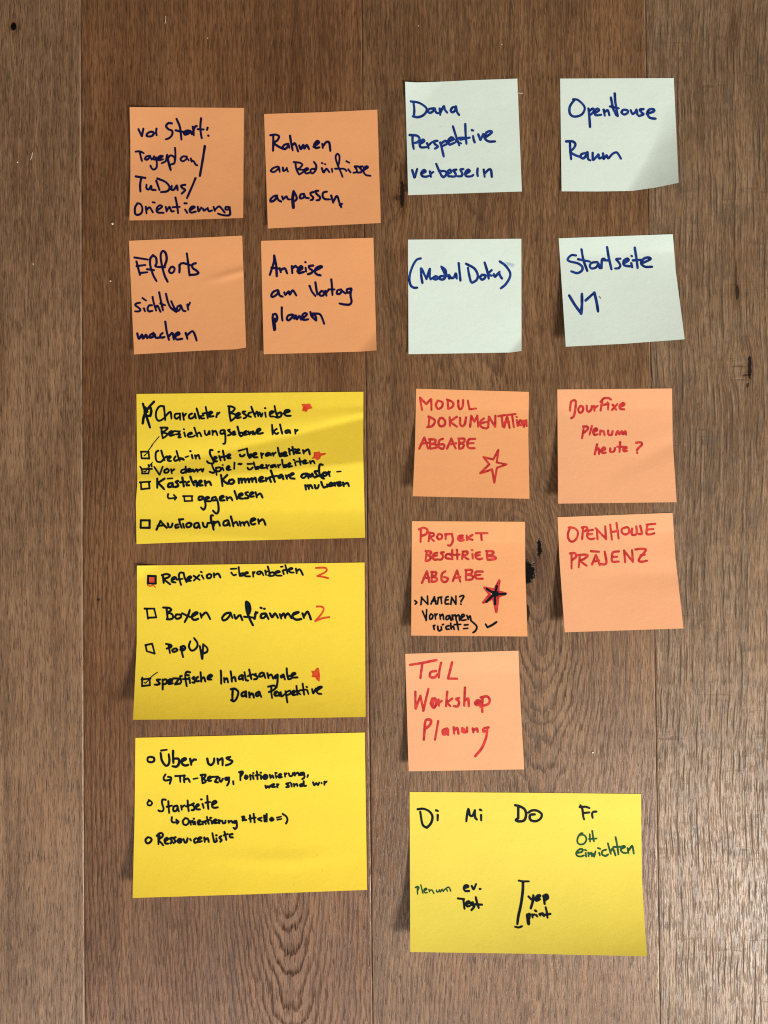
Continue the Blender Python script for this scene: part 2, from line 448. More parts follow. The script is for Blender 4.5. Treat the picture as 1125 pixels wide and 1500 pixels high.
class Note:
    """A sheet of sticky paper, glued along its top strip; corners are photo pixels TL, TR, BR, BL."""

    def __init__(self, label, group, paper, corners, zfun, edge=None):
        self.c = np.array(corners, float)
        self.edge = edge
        z = np.maximum(zfun(U, V), 0.00012) + 0.00022
        rs = np.random.RandomState(int(self.c[0, 0] * 7 + self.c[0, 1]) % 9973)
        for _ in range(5):
            a, b = rs.uniform(2, 9, 2)
            z = z + 0.00006 * np.sin(a * U + rs.uniform(0, 6)) * np.sin(b * V + rs.uniform(0, 6)) * (0.2 + V)
        self.z = z
        self.px = self.pix(U, V)
        co = at(self.px[..., 0], self.px[..., 1], z)
        n = NG + 1
        idx = np.arange(n * n).reshape(n, n)
        f = np.stack([idx[:-1, :-1], idx[1:, :-1], idx[1:, 1:], idx[:-1, 1:]], -1).reshape(-1, 4)
        me = bpy.data.meshes.new('sheet')
        # paper has a thickness: an underside and four edges
        th = 0.00010
        low = co.copy(); low[..., 2] -= th
        fl = f[:, ::-1] + n * n
        rim = np.concatenate([idx[0, :-1], idx[:-1, -1], idx[-1, :0:-1], idx[:0:-1, 0]])
        k = len(rim)
        a_ = np.arange(k) + 2 * n * n
        b_ = np.roll(a_, -1)
        fs = np.stack([a_, b_, b_ + k, a_ + k], -1)
        c1, c2 = co.reshape(-1, 3), low.reshape(-1, 3)
        me.from_pydata(np.concatenate([c1, c2, c1[rim], c2[rim]]).tolist(), [], np.concatenate([f, fl, fs]).tolist())
        sm_ = [True] * (2 * len(f)) + [False] * len(fs)
        me.polygons.foreach_set('use_smooth', sm_)
        me.materials.append(PAPER[paper])
        self.o = bpy.data.objects.new('sticky_note', None)
        p0 = at(*self.c.mean(0), 0)
        self.o.location = (p0[0], p0[1], 0)
        self.o.empty_display_size = 0.01
        COL.objects.link(self.o)
        self.adopt(bpy.data.objects.new('sheet', me))
        self.o['label'] = label
        self.o['category'] = 'sticky note'
        self.o['group'] = group
        self.layer = 0

    def adopt(self, o):
        COL.objects.link(o)
        o.parent = self.o
        o.matrix_parent_inverse = Matrix.Translation(-Vector(self.o.location))
        return o

    def pix(self, u, v):
        p = bil(self.c, u, v)
        if self.edge:
            for side, pts in self.edge.items():
                xs, ds = zip(*pts)
                if side in 'bt':
                    w = v ** 2 if side == 'b' else (1 - v) ** 6
                    p[..., 1] += np.interp(u, xs, ds) * w
                else:
                    w = u ** 3 if side == 'r' else (1 - u) ** 3
                    p[..., 0] += np.interp(v, xs, ds) * w
        return p

    def height(self, px, py):
        """Paper height under photo pixels, by inverting the sheet's mapping."""
        u = np.full(px.shape, 0.5); v = np.full(px.shape, 0.5)
        for _ in range(7):
            p = self.pix(u, v); e = 1e-3
            du = (self.pix(u + e, v) - p) / e; dv = (self.pix(u, v + e) - p) / e
            rx, ry = px - p[..., 0], py - p[..., 1]
            det = du[..., 0] * dv[..., 1] - dv[..., 0] * du[..., 1]
            u = np.clip(u + (rx * dv[..., 1] - ry * dv[..., 0]) / det, 0, 1)
            v = np.clip(v + (ry * du[..., 0] - rx * du[..., 1]) / det, 0, 1)
        fu, fv = u * NG, v * NG
        i = np.clip(fu.astype(int), 0, NG - 1); j = np.clip(fv.astype(int), 0, NG - 1)
        a, b = fu - i, fv - j
        z = self.z
        return z[j, i] * (1 - a) * (1 - b) + z[j, i + 1] * a * (1 - b) + z[j + 1, i] * (1 - a) * b + z[j + 1, i + 1] * a * b

    # ------------------------------------------------ pen strokes
    def write(self, name, ink, pieces, label=None):
        """pieces: (x0, y0, zoom, width, strokes). A stroke is 'x y x y ...'; strokes are split by '/';
        a leading ! keeps its corners, a leading # fills it."""
        segs, fills = [], []
        rs = np.random.RandomState(11 + self.layer)
        for x0, y0, zoom, wid, txt in pieces:
            for st in txt.split('/'):
                st = st.strip()
                if not st:
                    continue
                sharp = st[0] == '!'; fill = st[0] == '#'
                q = np.array([float(t) for t in st.lstrip('!#').split()]).reshape(-1, 2) / zoom + (x0, y0)
                if fill:
                    fills.append(q); continue
                if len(q) == 1:
                    q = np.concatenate([q, q + 0.3])
                if len(q) > 2 and not sharp:
                    q = catmull(q)
                r = np.full(len(q), wid / 2.0 * 1.07)
                r = r * (1 + 0.09 * np.interp(np.arange(len(q)), np.linspace(0, len(q) - 1, 5), rs.uniform(-1, 1, 5)))
                r[-1] *= 0.9
                for k in range(len(q) - 1):
                    segs.append((*q[k], *q[k + 1], r[k], r[k + 1]))
        verts, faces = ink_mesh(segs, fills, 0.5)
        # nothing is written beyond the paper
        z = self.height(verts[:, 0], verts[:, 1]) + 0.00007 + 0.000006 * self.layer
        co = at(verts[:, 0], verts[:, 1], z)
        me = bpy.data.meshes.new(name)
        me.from_pydata(co.tolist(), [], faces)
        me.polygons.foreach_set('use_smooth', [True] * len(faces))
        me.materials.append(INK[ink])
        o = self.adopt(bpy.data.objects.new(name, me))
        if label:
            o['label'] = label
        self.layer += 1
        return o


def catmull(q, n=5):
    p = np.concatenate([[2 * q[0] - q[1]], q, [2 * q[-1] - q[-2]]])
    out = []
    for i in range(1, len(p) - 2):
        t = np.linspace(0, 1, n, endpoint=False)[:, None]
        a, b, c, d = p[i - 1], p[i], p[i + 1], p[i + 2]
        out.append(0.5 * ((2 * b) + (c - a) * t + (2 * a - 5 * b + 4 * c - d) * t ** 2 + (3 * b - a - 3 * c + d) * t ** 3))
    return np.concatenate(out + [q[-1:]])


def ink_mesh(segs, fills, step):
    """One flat outline around all strokes: a distance field cut by marching squares."""
    allp = [np.array(s[:4]).reshape(2, 2) for s in segs] + list(fills)
    allp = np.concatenate(allp)
    lo = allp.min(0) - 5; hi = allp.max(0) + 5
    nx, ny = ((hi - lo) / step).astype(int) + 1
    gx = lo[0] + np.arange(nx) * step; gy = lo[1] + np.arange(ny) * step
    F = np.full((ny, nx), 9.0)
    for x1, y1, x2, y2, r1, r2 in segs:
        m = max(r1, r2) + 1.2
        i0 = max(int((min(x1, x2) - m - lo[0]) / step), 0); i1 = min(int((max(x1, x2) + m - lo[0]) / step) + 2, nx)
        j0 = max(int((min(y1, y2) - m - lo[1]) / step), 0); j1 = min(int((max(y1, y2) + m - lo[1]) / step) + 2, ny)
        X, Y = np.meshgrid(gx[i0:i1], gy[j0:j1])
        dx, dy = x2 - x1, y2 - y1
        L = dx * dx + dy * dy + 1e-9
        t = np.clip(((X - x1) * dx + (Y - y1) * dy) / L, 0, 1)
        d = np.hypot(X - x1 - t * dx, Y - y1 - t * dy) - (r1 + (r2 - r1) * t)
        F[j0:j1, i0:i1] = np.minimum(F[j0:j1, i0:i1], d)
    for q in fills:
        X, Y = np.meshgrid(gx, gy)
        ins = np.zeros(X.shape, bool); dd = np.full(X.shape, 9.0)
        for k in range(len(q)):
            (x1, y1), (x2, y2) = q[k], q[(k + 1) % len(q)]
            dx, dy = x2 - x1, y2 - y1
            t = np.clip(((X - x1) * dx + (Y - y1) * dy) / (dx * dx + dy * dy + 1e-9), 0, 1)
            dd = np.minimum(dd, np.hypot(X - x1 - t * dx, Y - y1 - t * dy))
            c = (y1 > Y) != (y2 > Y)
            with np.errstate(divide='ignore', invalid='ignore'):
                ins ^= c & (X < (x2 - x1) * (Y - y1) / ((y2 - y1) if y2 != y1 else 1e-9) + x1)
        F = np.minimum(F, np.where(ins, -dd, dd) - 0.3)
    F[np.abs(F) < 1e-4] = 1e-4
    S = F < 0
    verts, faces, key = [], [], {}

    def vert(k, x, y):
        if k not in key:
            key[k] = len(verts); verts.append((x, y))
        return key[k]
    cnt = S[:-1, :-1].astype(int) + S[1:, :-1] + S[1:, 1:] + S[:-1, 1:]
    for j, i in zip(*np.nonzero(cnt)):
        cor = ((j, i), (j + 1, i), (j + 1, i + 1), (j, i + 1))
        poly = []
        for a, b in zip(cor, cor[1:] + cor[:1]):
            if S[a]:
                poly.append(vert(a, gx[a[1]], gy[a[0]]))
            if S[a] != S[b]:
                t = F[a] / (F[a] - F[b])
                k = (a, b) if a < b else (b, a)
                poly.append(vert(k, gx[a[1]] + t * (gx[b[1]] - gx[a[1]]), gy[a[0]] + t * (gy[b[0]] - gy[a[0]])))
        if len(poly) > 2:
            faces.append(poly)
    return np.array(verts), faces


def lift(left, right, p=1.8, start=0.14, crown=0.0):
    """Free lower part curling off the boards; heights of the two lower corners in millimetres."""
    def f(u, v):
        t = np.clip((v - start) / (1 - start), 0, 1)
        return 0.001 * ((left * (1 - u) + right * u + crown * 4 * u * (1 - u)) * t ** p)
    return f


# ------------------------------------------------------------------ the notes and their writing
G_OR = 'orange square sticky notes on the boards'
G_MI = 'pale green square sticky notes on the boards'
G_YE = 'yellow rectangular sticky notes on the boards'
Z = 1125 / 190.0            # zoom of the square-note tracings
K = 9.375                   # zoom of the small-writing tracings


def curl_tl(base, h, ext):
    return lambda u, v: base(u, v) + 0.001 * h * np.clip(1 - (u + v) / ext, 0, 1) ** 1.6


# -- Vor Start
n = Note('orange sticky note with four lines starting Vor Start in dark blue', G_OR, 'orange',
         [(189.8, 156.8), (357.3, 158.0), (356.2, 319), (189.6, 322.7)], curl_tl(lift(3.5, 5.0, 2.0), 2.2, 0.55),
         {'b': [(0, 0), (.5, 1.0), (1, 0)], 'l': [(0, 0), (.3, 1.2), (.6, 1.4), (1, 0)]})
o4 = (180, 145, Z, 3.2)
n.write('handwriting', 'navy', [(*o4, """135 262 162 320/165 322 178 258/212 300 205 318 218 325 250 322 268 300 255 285 232 288 212 300/292 258 288 285 293 315
/425 212 395 210 375 235 395 262 428 278 425 315 400 340 372 350/465 172 495 245 508 352/458 272 500 282 560 290
/585 278 555 275 530 292 540 310 570 300 590 282 598 305/605 240 612 275 615 315/612 285 618 255 630 238 642 235/678 168 672 250 680 320 685 340/648 262 700 265/735 250 730 268/741 318 743 320""")])
n.write('handwriting', 'navy', [(194, 212, 8.655, 2.9, """40 88 95 85 145 108/95 92 105 150 122 208/225 140 178 150 160 180 185 190 212 168 225 145/225 150 245 190/275 148 262 178 285 190 300 160/302 165 310 240 305 290 272 315 245 300 228 265
/318 178 385 148 350 142 322 170 335 195 388 185/440 130 432 170 420 210 370 235/455 165 480 138 515 145 538 180 530 235 490 250/540 40 545 110 545 190/690 150 640 150 610 185 640 210 680 185 690 155/685 160 715 200/740 175 750 215/755 200 780 215 800 250 822 262"""),
 (194, 212, 8.655, 3.6, '440 135 455 210 485 320/918 20 890 200 855 395')])
n.write('handwriting', 'navy', [(*o4, """112 672 195 685/160 685 150 740 152 802/205 745 205 775 225 785 245 755 250 785 285 790/290 710 318 790/300 690 370 720 405 765 385 800 330 808
/425 755 420 785 445 785 468 750 475 790/540 745 505 752 515 772 540 790 510 822/630 688 600 760 556 860""")])
n.write('handwriting', 'navy', [(194, 285, 6.347, 3.0, """45 85 25 120 25 175 50 190 85 170 92 125 75 90 45 80/125 115 131 175/135 140 160 120 190 165/188 72 208 75/225 150 275 115 255 100 228 125 232 165 290 170/310 115 318 158/320 148 345 115 362 155 385 155/400 28 415 100 425 175/375 118 440 115
/485 82 505 82/490 140 510 170/532 150 580 118 555 112 532 140 545 168 590 158/608 115 615 157 640 120/655 130 665 150 690 133/700 125 710 155 740 148/755 115 766 152/768 142 800 112 825 125 858 168/905 118 870 115 868 140 905 135/905 135 908 185 880 195 835 190 795 178""")])

# -- Rahmen
n = Note('orange sticky note with three lines starting Rahmen in dark blue', G_OR, 'orange',
         [(386.8, 166.9), (552.7, 160.5), (557.9, 326.5), (392.4, 334.6)], lift(3.0, 4.0, 1.9), {'t': [(0, 0), (.3, .4), (.52, .8), (1, 0)]})
o4 = (375, 150, Z, 3.3)
n.write('handwriting', 'navy', [(*o4, """150 290 150 350 148 420/125 285 170 280 200 295 185 330 155 350 190 380 240 405/280 360 248 368 230 392 250 405 272 388 282 366/282 366 290 394/295 290 305 350 318 415/315 375 335 355 350 380 365 425
/375 375 390 405 410 370 420 400 440 370 460 405/500 385 545 350 530 335 505 365 515 395 550 390/575 360 580 395/582 380 610 345 635 350 645 420""")])
n.write('handwriting', 'navy', [(390, 222, 5.95, 2.9, """100 130 60 145 40 170 70 178 105 150 112 138 118 178/145 140 150 170 175 155 180 142/178 150 190 176/255 100 262 150 285 200/240 92 290 98 315 115 290 145 265 155 320 160 325 175 290 200/328 176 365 155 355 145 335 160 345 190 375 186
/420 150 390 157 388 180 405 190 432 160 435 120 415 90/485 145 500 182 525 150 550 180/485 100 492 102/512 110 516 112/572 150 576 178/665 220 650 180 620 110 605 50 620 20 638 40 636 90 626 130/600 150 640 150 680 152 700 170/715 155 735 182/700 85 725 98
/800 130 770 130 785 150 790 178 760 185/840 130 812 135 828 155 828 180 797 184/845 165 885 140 875 128 852 145 850 180 870 205 910 212""")])
n.write('handwriting', 'navy', [(390, 272, 7.933, 3.2, """125 115 85 125 50 160 55 185 95 170 125 130/125 125 140 165 175 185/185 125 195 162/205 150 235 125 250 155 275 160/318 65 345 110 355 150 335 180/440 95 400 105 393 145 430 142 445 110/445 115 460 140 495 145/545 75 515 85 520 110 545 135 540 160 515 168
/605 60 570 65 590 100 625 135 615 165 585 170/705 70 665 80 655 120 680 155 740 160/755 115 778 198/785 180 812 128 830 130 848 190 872 250/880 212 852 226"""), (390, 272, 7.933, 4.4, '318 75 308 150 316 255')])

# -- Efforts
n = Note('orange sticky note reading Efforts sichtbar machen in dark blue', G_OR, 'orange',
         [(188.8, 352.7), (354.8, 345.1), (360.4, 509), (196.4, 519.1)],
         lambda u, v: lift(4.0, 5.5, 1.9)(u, v) + 0.0006 * np.exp(-((v - .36 + .22 * (u - .8)) / .035) ** 2) * np.clip((u - .62) * 4, 0, 1),
         {'b': [(0, 0), (.6, .5), (.9, 1.6), (1, 0)]})
o4 = (180, 335, Z, 3.3)
n.write('handwriting', 'navy', [(*o4, """100 250 215 268/118 285 148 400/120 325 195 315/145 385 212 378/262 230 238 262 238 320 262 400 292 455/262 230 288 255 292 300 285 328 365 335/210 352 270 360
/362 325 380 265 370 210 345 195 328 230 335 300 360 400 388 460/415 335 400 365 415 385 440 375 448 345 430 330 412 342/490 315 492 350 490 380/490 330 500 305 520 300/555 215 565 290 578 405/525 298 590 318
/632 300 605 310 605 340 640 365 655 385 630 398 580 402""")])
n.write('handwriting', 'navy', [(192, 422, 9.52, 3.1, """125 205 75 215 60 240 100 270 130 300 110 325 55 325/180 285 195 325/160 140 210 175/290 240 250 245 230 290 250 325 300 318/300 125 315 200 350 315/345 268 370 250 410 330/392 60 410 150 445 310/410 215 475 240
/487 80 510 180 550 270 630 335/560 185 600 270 632 320/690 238 648 262 640 312 670 312 700 250/700 250 725 312 762 322/785 230 797 302/792 258 822 205""")])
n.write('handwriting', 'navy', [(*o4, """125 910 140 955 165 920 175 952 200 922 212 950/265 905 235 925 235 945 260 938 275 915 285 945 320 945/345 905 325 925 335 945 362 940/368 808 380 890 400 965/400 932 430 905 442 962
/450 935 490 915 480 900 455 920 465 960 515 955/545 905 560 955/560 922 600 890 620 910 640 970""")])

# -- Anreise
n = Note('orange sticky note reading Anreise am Vortag in dark blue', G_OR, 'orange',
         [(382.2, 352.7), (547, 348.2), (551.6, 513.2), (386.4, 518.8)],
         lambda u, v: lift(3.0, 3.6, 1.9)(u, v) + 0.0016 * np.clip((u + v - 1.82) / .18, 0, 1) ** 1.5, {'b': [(0, 0), (.85, 1.0), (1, 0)]})
o4 = (370, 335, Z, 3.5)
n.write('handwriting', 'navy', [(*o4, """150 400 185 290 188 232/188 235 205 320 210 412/165 340 225 345/235 345 245 378/245 358 280 345 300 388/340 325 345 385/345 345 370 325 385 335/390 370 430 345 420 325 395 350 400 385 445 375
/460 340 465 372/458 290 460 292/525 320 490 325 495 345 520 365 510 385 480 395/540 365 600 335 590 325 555 340 540 370 555 395 590 405""")])
n.write('handwriting', 'navy', [(390, 402, 6.8, 3.3, """115 155 70 175 50 210 65 225 105 200 125 165/122 175 135 210 165 222/180 180 190 207/195 200 225 170 235 200 265 160 300 210/432 115 455 170 490 215/490 80 500 150 510 200/550 165 530 190 540 212 570 207 575 177 550 165/590 165 600 212/600 182 625 150
/648 50 655 120 660 205/620 150 680 150/745 150 710 160 705 192 735 192 755 160/755 165 790 190/845 140 805 150 810 182 840 172 850 145/845 150 840 210 850 270 830 300 780 300 730 290""")])
n.write('handwriting', 'navy', [(390, 402, 6.8, 3.3, """68 400 65 440 80 555/72 400 95 395 110 430 100 465 75 478/86 440 84 480 90 550/155 330 155 400 162 460/260 400 220 410 205 445 225 457 260 425 275 405/268 415 280 442/295 410 305 447 330 415 348 452/355 445 405 400 385 385 360 410 370 452 420 447
/440 375 455 420 497 460/455 400 490 415 500 460/465 390 530 395 555 430 577 492""")])

# -- Perspektive
n = Note('pale green sticky note with blue writing ending in verbessern', G_MI, 'mint',
         [(593.4, 119.7), (757.8, 115.1), (764.5, 280.3), (598, 285.7)], curl_tl(lift(3.0, 3.5, 1.6), 2.2, 0.42),
         {'t': [(0, 0), (.1, 1.5), (.25, 1.6), (.6, .5), (1, 0)]})
o4 = (585, 105, Z, 3.4)
n.write('handwriting', 'blue', [(*o4, """122 262 130 330 125 390/100 258 170 270 230 310 235 345 205 380 160 395 118 388/300 318 258 325 250 348 270 357 298 338 310 318/308 322 320 355 340 360/350 320 355 375/358 355 385 300 395 330 415 355
/486 306 460 312 446 338 462 353 484 335 492 304/490 302 500 348 518 375""")])
n.write('handwriting', 'blue', [(*o4, """115 555 115 610 125 670/90 550 150 555 175 580 160 610 125 620/175 630 215 605 205 590 180 615 185 655 240 655/240 620 255 665/252 640 285 610/330 600 300 605 310 630 335 650 310 668
/355 615 370 670 385 735/360 625 400 600 412 625 375 645/425 610 470 585 450 570 425 595 435 632 482 615/465 475 490 555 520 640/490 595 520 575 560 572/495 605 535 622/572 455 575 540 582 625/530 590 610 572
/640 560 645 590 655 615/630 508 640 510/685 545 702 592/705 590 728 540/740 575 800 530 790 515 755 530 740 575 775 605 830 605""")])
n.write('handwriting', 'blue', [(*o4, """112 855 130 918/135 915 155 845/188 888 228 868 215 852 192 872 195 902 225 912 255 905/265 865 274 912/270 887 295 870/320 800 345 860 370 910/345 862 400 865 408 890 385 915 370 905
/415 890 450 870 440 850 418 870 425 905 458 908/495 850 470 855 485 880 490 905 455 912/555 845 530 850 545 880 540 905 505 908/570 890 610 865 595 850 572 875 580 907 625 907 642 895/680 840 676 875 680 905
/732 850 740 912/742 882 775 850 795 855 802 912""")])

# -- OpenHouse Raum
def z_raum(u, v):
    d = np.clip((u + 0.34 * v * v - 0.93 + 0.07 * (v - .5)) / .42, 0, 1.2)
    return lift(1.5, 2.0, 1.6)(u, v) + 0.0068 * d ** 1.3 * sm(v, 0.05, 0.75)
n = Note('pale green sticky note reading OpenHouse Raum, its right corner curled up', G_MI, 'mint',
         [(820.5, 115.1), (987, 114.3), (994.1, 267.5), (822.7, 280.1)], z_raum, {'b': [(0, 0), (.3, 4.0), (.6, 7), (.8, 4.6), (1, 0)]})
o4 = (810, 105, Z, 3.5)
n.write('handwriting', 'blue', [(*o4, """175 240 215 245 265 290 275 330 245 375 185 390 148 365 145 310 170 265 190 245/308 320 315 380 322 480/312 345 345 320 355 345 325 375/365 360 400 335 385 320 362 340 370 377 420 374
/440 330 450 382/448 352 475 335 490 378/503 225 512 270 520 318/536 190 542 270 562 385/520 318 536 350 550 380/495 302 570 318/605 335 595 355 620 372 650 355 645 335 615 330/675 335 690 367 715 350 725 330 732 372
/785 325 755 330 765 350 785 370 745 385/815 365 875 345 870 325 835 330 818 360 835 395 860 405 890 408""")])
n.write('handwriting', 'blue', [(*o4, """148 610 150 680 158 760/115 605 170 605 195 630 180 665 150 695 185 720 240 742/290 705 250 715 240 740 265 752 290 725 300 700 305 755 325 770/345 705 345 740 350 765 385 730 395 720 402 752 430 740
/435 710 440 757 465 725 480 752 515 715 550 700 570 720 590 755""")])

# -- Modul Doku in brackets
n = Note('pale green sticky note reading Modul Doku in brackets, mostly empty below', G_MI, 'mint',
         [(597.7, 351), (763.7, 349.7), (764, 514), (598.5, 518.8)],
         lambda u, v: lift(1.6, 2.2, 1.8)(u, v) + 0.0013 * np.clip((u + v - 1.88) / .12, 0, 1) ** 1.3, {'b': [(0, 0), (.9, 1.8), (1, 0)]})
o4 = (585, 335, Z, 3.5)
n.write('handwriting', 'blue', [(*o4, """185 258 145 275 105 350 87 430 98 490 125 512 155 512/188 345 190 410 200 470/195 350 235 435/235 435 262 350/265 350 262 410 272 440/310 415 300 435 320 440 335 425 315 412 285 432
/385 410 355 415 350 435 380 440 400 410 370 340 365 330/370 335 400 360 405 405 385 440/420 405 432 435/432 402 450 428 475 420 490 390 498 432/515 300 522 370 530 450
/595 340 605 400 620 460/580 305 650 345 680 400 670 445 630 470/715 405 700 420 715 442 740 430 745 405 715 400/740 295 760 360 775 432/800 360 770 395 800 408/820 395 830 417 855 390 870 375/865 385 875 410 890 432
/872 285 920 320 960 380 955 430 920 485 880 518""")])
n.write('ink_smudge', 'smear', [(585, 335, Z, 1.8, '925 296 975 306 1000 318/935 305 980 322/945 318 985 330')])

# -- Startseite V1
n = Note('tilted pale green sticky note reading Startseite V1', G_MI, 'mint',
         [(818.4, 349.1), (985.6, 343), (1003, 496.9), (828.8, 507.8)], lift(8, 11.5, 1.3), {'b': [(0, 0), (.5, 1.0), (1, 0)], 'r': [(0, 0), (.35, -1.8), (1, 0)]})
o4 = (815, 330, Z, 3.5)
n.write('handwriting', 'blue', [(*o4, """170 262 130 260 98 295 120 315 185 330 225 360 220 395 180 415 130 400/218 210 235 300 268 395/190 295 290 315/355 320 310 325 290 350 305 375 345 365 365 330/365 332 376 370 388 368
/392 372 396 300 418 290/440 190 455 280 478 382/408 302 450 306/555 290 520 295 540 320 555 350 540 372 510 375/580 335 625 305 615 290 585 310 590 347 640 357/650 330 658 364/652 266 655 268/680 195 695 290 705 370/665 305 740 300
/745 330 815 295 800 280 760 290 735 330 770 360 830 360""")])
n.write('handwriting', 'blue', [(815, 330, Z, 4.0, '112 610 160 690 215 765/215 765 222 690 222 595/255 652 330 584/330 585 350 670 362 748')])
n.write('ink_speck', 'dust', [(815, 330, Z, 1.5, '372 618 384 634')])

# -- Modul Dokumentation Abgabe
n = Note('orange sticky note in red capitals with an open star, Modul Dokumentation Abgabe', G_OR, 'orange',
         [(609.6, 569.3), (774.8, 574), (775.6, 730.6), (604.6, 726.9)], lift(8.5, 8, 1.35), {'r': [(0, 0), (.4, -1.2), (1, 0)], 'l': [(0, 0), (.5, 1.0), (1, 0)]})
o4 = (600, 560, Z, 3.2)
n.write('handwriting', 'red', [(*o4, """90 135 108 240/92 135 145 190/145 190 185 145/188 148 190 240/245 160 228 195 245 230 280 215 285 175 250 160/330 155 335 230/325 150 375 175 375 210 335 232/422 160 425 215 440 235 460 210 465 155/!505 160 520 235 578 228""")])
n.write('handwriting', 'red', [(*o4, """172 305 165 380/165 298 210 320 220 345 195 380 152 390/265 310 250 345 265 380 300 375 308 340 285 310 262 315/348 305 350 380/410 300 350 340/352 345 410 385/438 310 440 365 460 382 480 360 490 305
/525 385 535 290/538 295 560 340/562 340 588 290/588 290 595 385/645 315 615 340 620 385 660 400 672 398/618 355 665 345/682 390 688 300/690 300 740 385/742 385 745 290/770 295 830 285/800 295 808 385
/820 390 845 300/848 300 868 395/825 350 865 345/845 285 920 275/890 290 905 390/932 330 938 380/928 300 930 302/960 330 950 360 965 372 980 350 965 330/!992 385 990 332 1008 365 1012 330 1016 380""")])
n.write('handwriting', 'red', [(*o4, """85 575 128 480/130 480 160 575/100 535 160 525/175 500 180 575/170 495 225 500 215 530 185 535 225 540 235 565 180 578/290 490 260 505 250 555 280 578 300 565 298 540 262 540
/325 575 362 490/362 490 400 575/340 540 405 530/430 490 430 575/425 490 475 490 470 520 435 530 470 540 460 570 430 578/570 492 520 495 500 530 515 570 565 572/505 530 555 528""")])
n.write('drawn_star', 'red', [(600, 560, Z, 2.9, '!770 588 726 670 642 650 692 712 614 790 716 756 735 870 758 742 842 713 756 696 772 588')])

# -- Jour Fixe
n = Note('peach sticky note in red reading Jour Fixe Plenum heute', G_OR, 'peach',
         [(816.4, 570.5), (984.5, 569), (991.2, 735.6), (817.6, 737.7)],
         lambda u, v: lift(7.5, 8, 1.3)(u, v) - 0.0005 * np.exp(-((v - .62 + .45 * (u - .7)) / .09) ** 2) * np.clip(u * 1.6 - .5, 0, 1) * sm(v, .3, .5), {'r': [(0, 0), (.45, -2.2), (1, 0)]})
o4 = (808, 560, Z, 3.2)
n.write('handwriting', 'red', [(*o4, """160 245 170 170 205 158 210 200 195 290 170 312/250 205 232 235 245 265 270 250 272 215 250 205/305 205 308 245 325 255 345 235 350 205/370 205 372 248/372 225 400 205/425 245 440 165/425 170 455 140 495 138 515 150/430 200 495 188
/492 205 490 238/485 175 488 177/530 195 560 238/570 190 525 240/590 215 630 195 620 180 592 200 595 230 630 235""")])
n.write('handwriting', 'red', [(*o4, """265 485 280 390/275 385 310 385 315 405 280 440/350 380 330 455/360 435 395 415 385 400 362 420 370 455 400 452/425 420 420 455/430 425 450 425 460 458/490 420 495 455 520 455 530 425/560 455 575 425 590 450 610 425 620 450 640 425 645 455""")])
n.write('handwriting', 'red', [(*o4, """395 540 375 625/385 590 410 575 412 622/435 595 465 580 455 565 435 585 440 612 470 610/510 575 508 600 525 605 545 595 550 570/595 520 590 605/570 560 625 560/620 585 652 570 640 562 622 580 630 598 655 595/735 525 775 522 785 540 755 570 740 590/742 610 744 614""")])

# -- Projekt Beschrieb
n = Note('orange sticky note with red capitals Projekt Beschrieb and a black-filled star', G_OR, 'orange',
         [(603.4, 763.4), (769, 764.3), (772.8, 932.3), (602.3, 931)], lift(7.5, 8, 1.4), {'r': [(0, 0), (.45, -1.2), (1, 0)]})
o4 = (595, 755, Z, 3.2)
n.write('handwriting', 'red', [(*o4, """128 125 125 230/112 122 150 108 185 125 175 160 130 180/205 150 195 225/200 155 235 155 240 175 200 190/205 190 240 222/280 165 268 190 285 208 310 195 308 168 280 162/345 162 342 205/340 165 400 160/398 165 405 220 385 260 362 260
/492 175 460 180 450 205 470 220 500 215/455 198 492 195/525 175 528 215/575 170 530 198/530 198 575 212/605 155 705 155/650 158 655 215""")])
n.write('handwriting', 'red', [(*o4, """180 310 168 395/170 310 215 315 205 340 180 345 210 355 205 385 170 398/270 325 240 335 232 370 250 385 275 380/240 355 270 348/325 320 300 325 320 350 310 380 285 385/380 335 350 340 345 370 385 378/400 300 400 380/440 300 445 380/385 345 465 340
/492 315 485 380/490 315 530 315 525 340 490 350 540 382/575 335 578 375/572 302 575 302/640 320 605 330 605 365 630 380 660 375/605 350 640 345/700 315 705 380/695 310 755 315 745 340 710 350 770 360 770 380 705 385""")])
n.write('handwriting', 'red', [(*o4, """138 585 180 485/182 488 200 580/150 545 200 540/225 490 220 575/220 492 260 495 255 520 225 530 265 545 260 570 222 578/340 485 310 510 310 565 340 578 365 550 330 535/405 570 440 480/442 480 470 575/415 545 470 535
/520 475 518 560/515 475 570 475 565 505 525 515 575 525 570 555 520 560/665 488 605 492 605 545 665 550/605 520 645 515""")])
st = n.write('drawn_star', 'red', [(595, 755, Z, 3.4, '!808 566 766 645 680 628 726 686 670 756 756 716 782 838 800 706 866 678 798 660 808 566/808 570 785 700/782 835 780 700')])
sf = n.write('star_filling', 'black', [(595, 755, Z, 3.6, '785 615 772 680/700 638 765 680/697 748 760 686/772 770 768 690/858 682 770 682/#745 655 800 660 800 700 750 705')])
sf.parent = st; sf.matrix_parent_inverse = Matrix.Identity(4)
n.write('handwriting', 'black', [(595, 755, Z, 2.6, """75 740 92 755 78 770/128 775 135 710/132 712 185 770/188 772 185 700/215 770 245 705/245 705 258 770/222 745 258 742/272 768 280 712/278 715 310 708/302 712 308 765/365 705 345 715 340 765 370 768/342 735 365 732
/388 772 395 710/395 712 430 770/432 770 432 700/465 705 490 695 500 705 480 740 475 750/475 770 477 772""")])
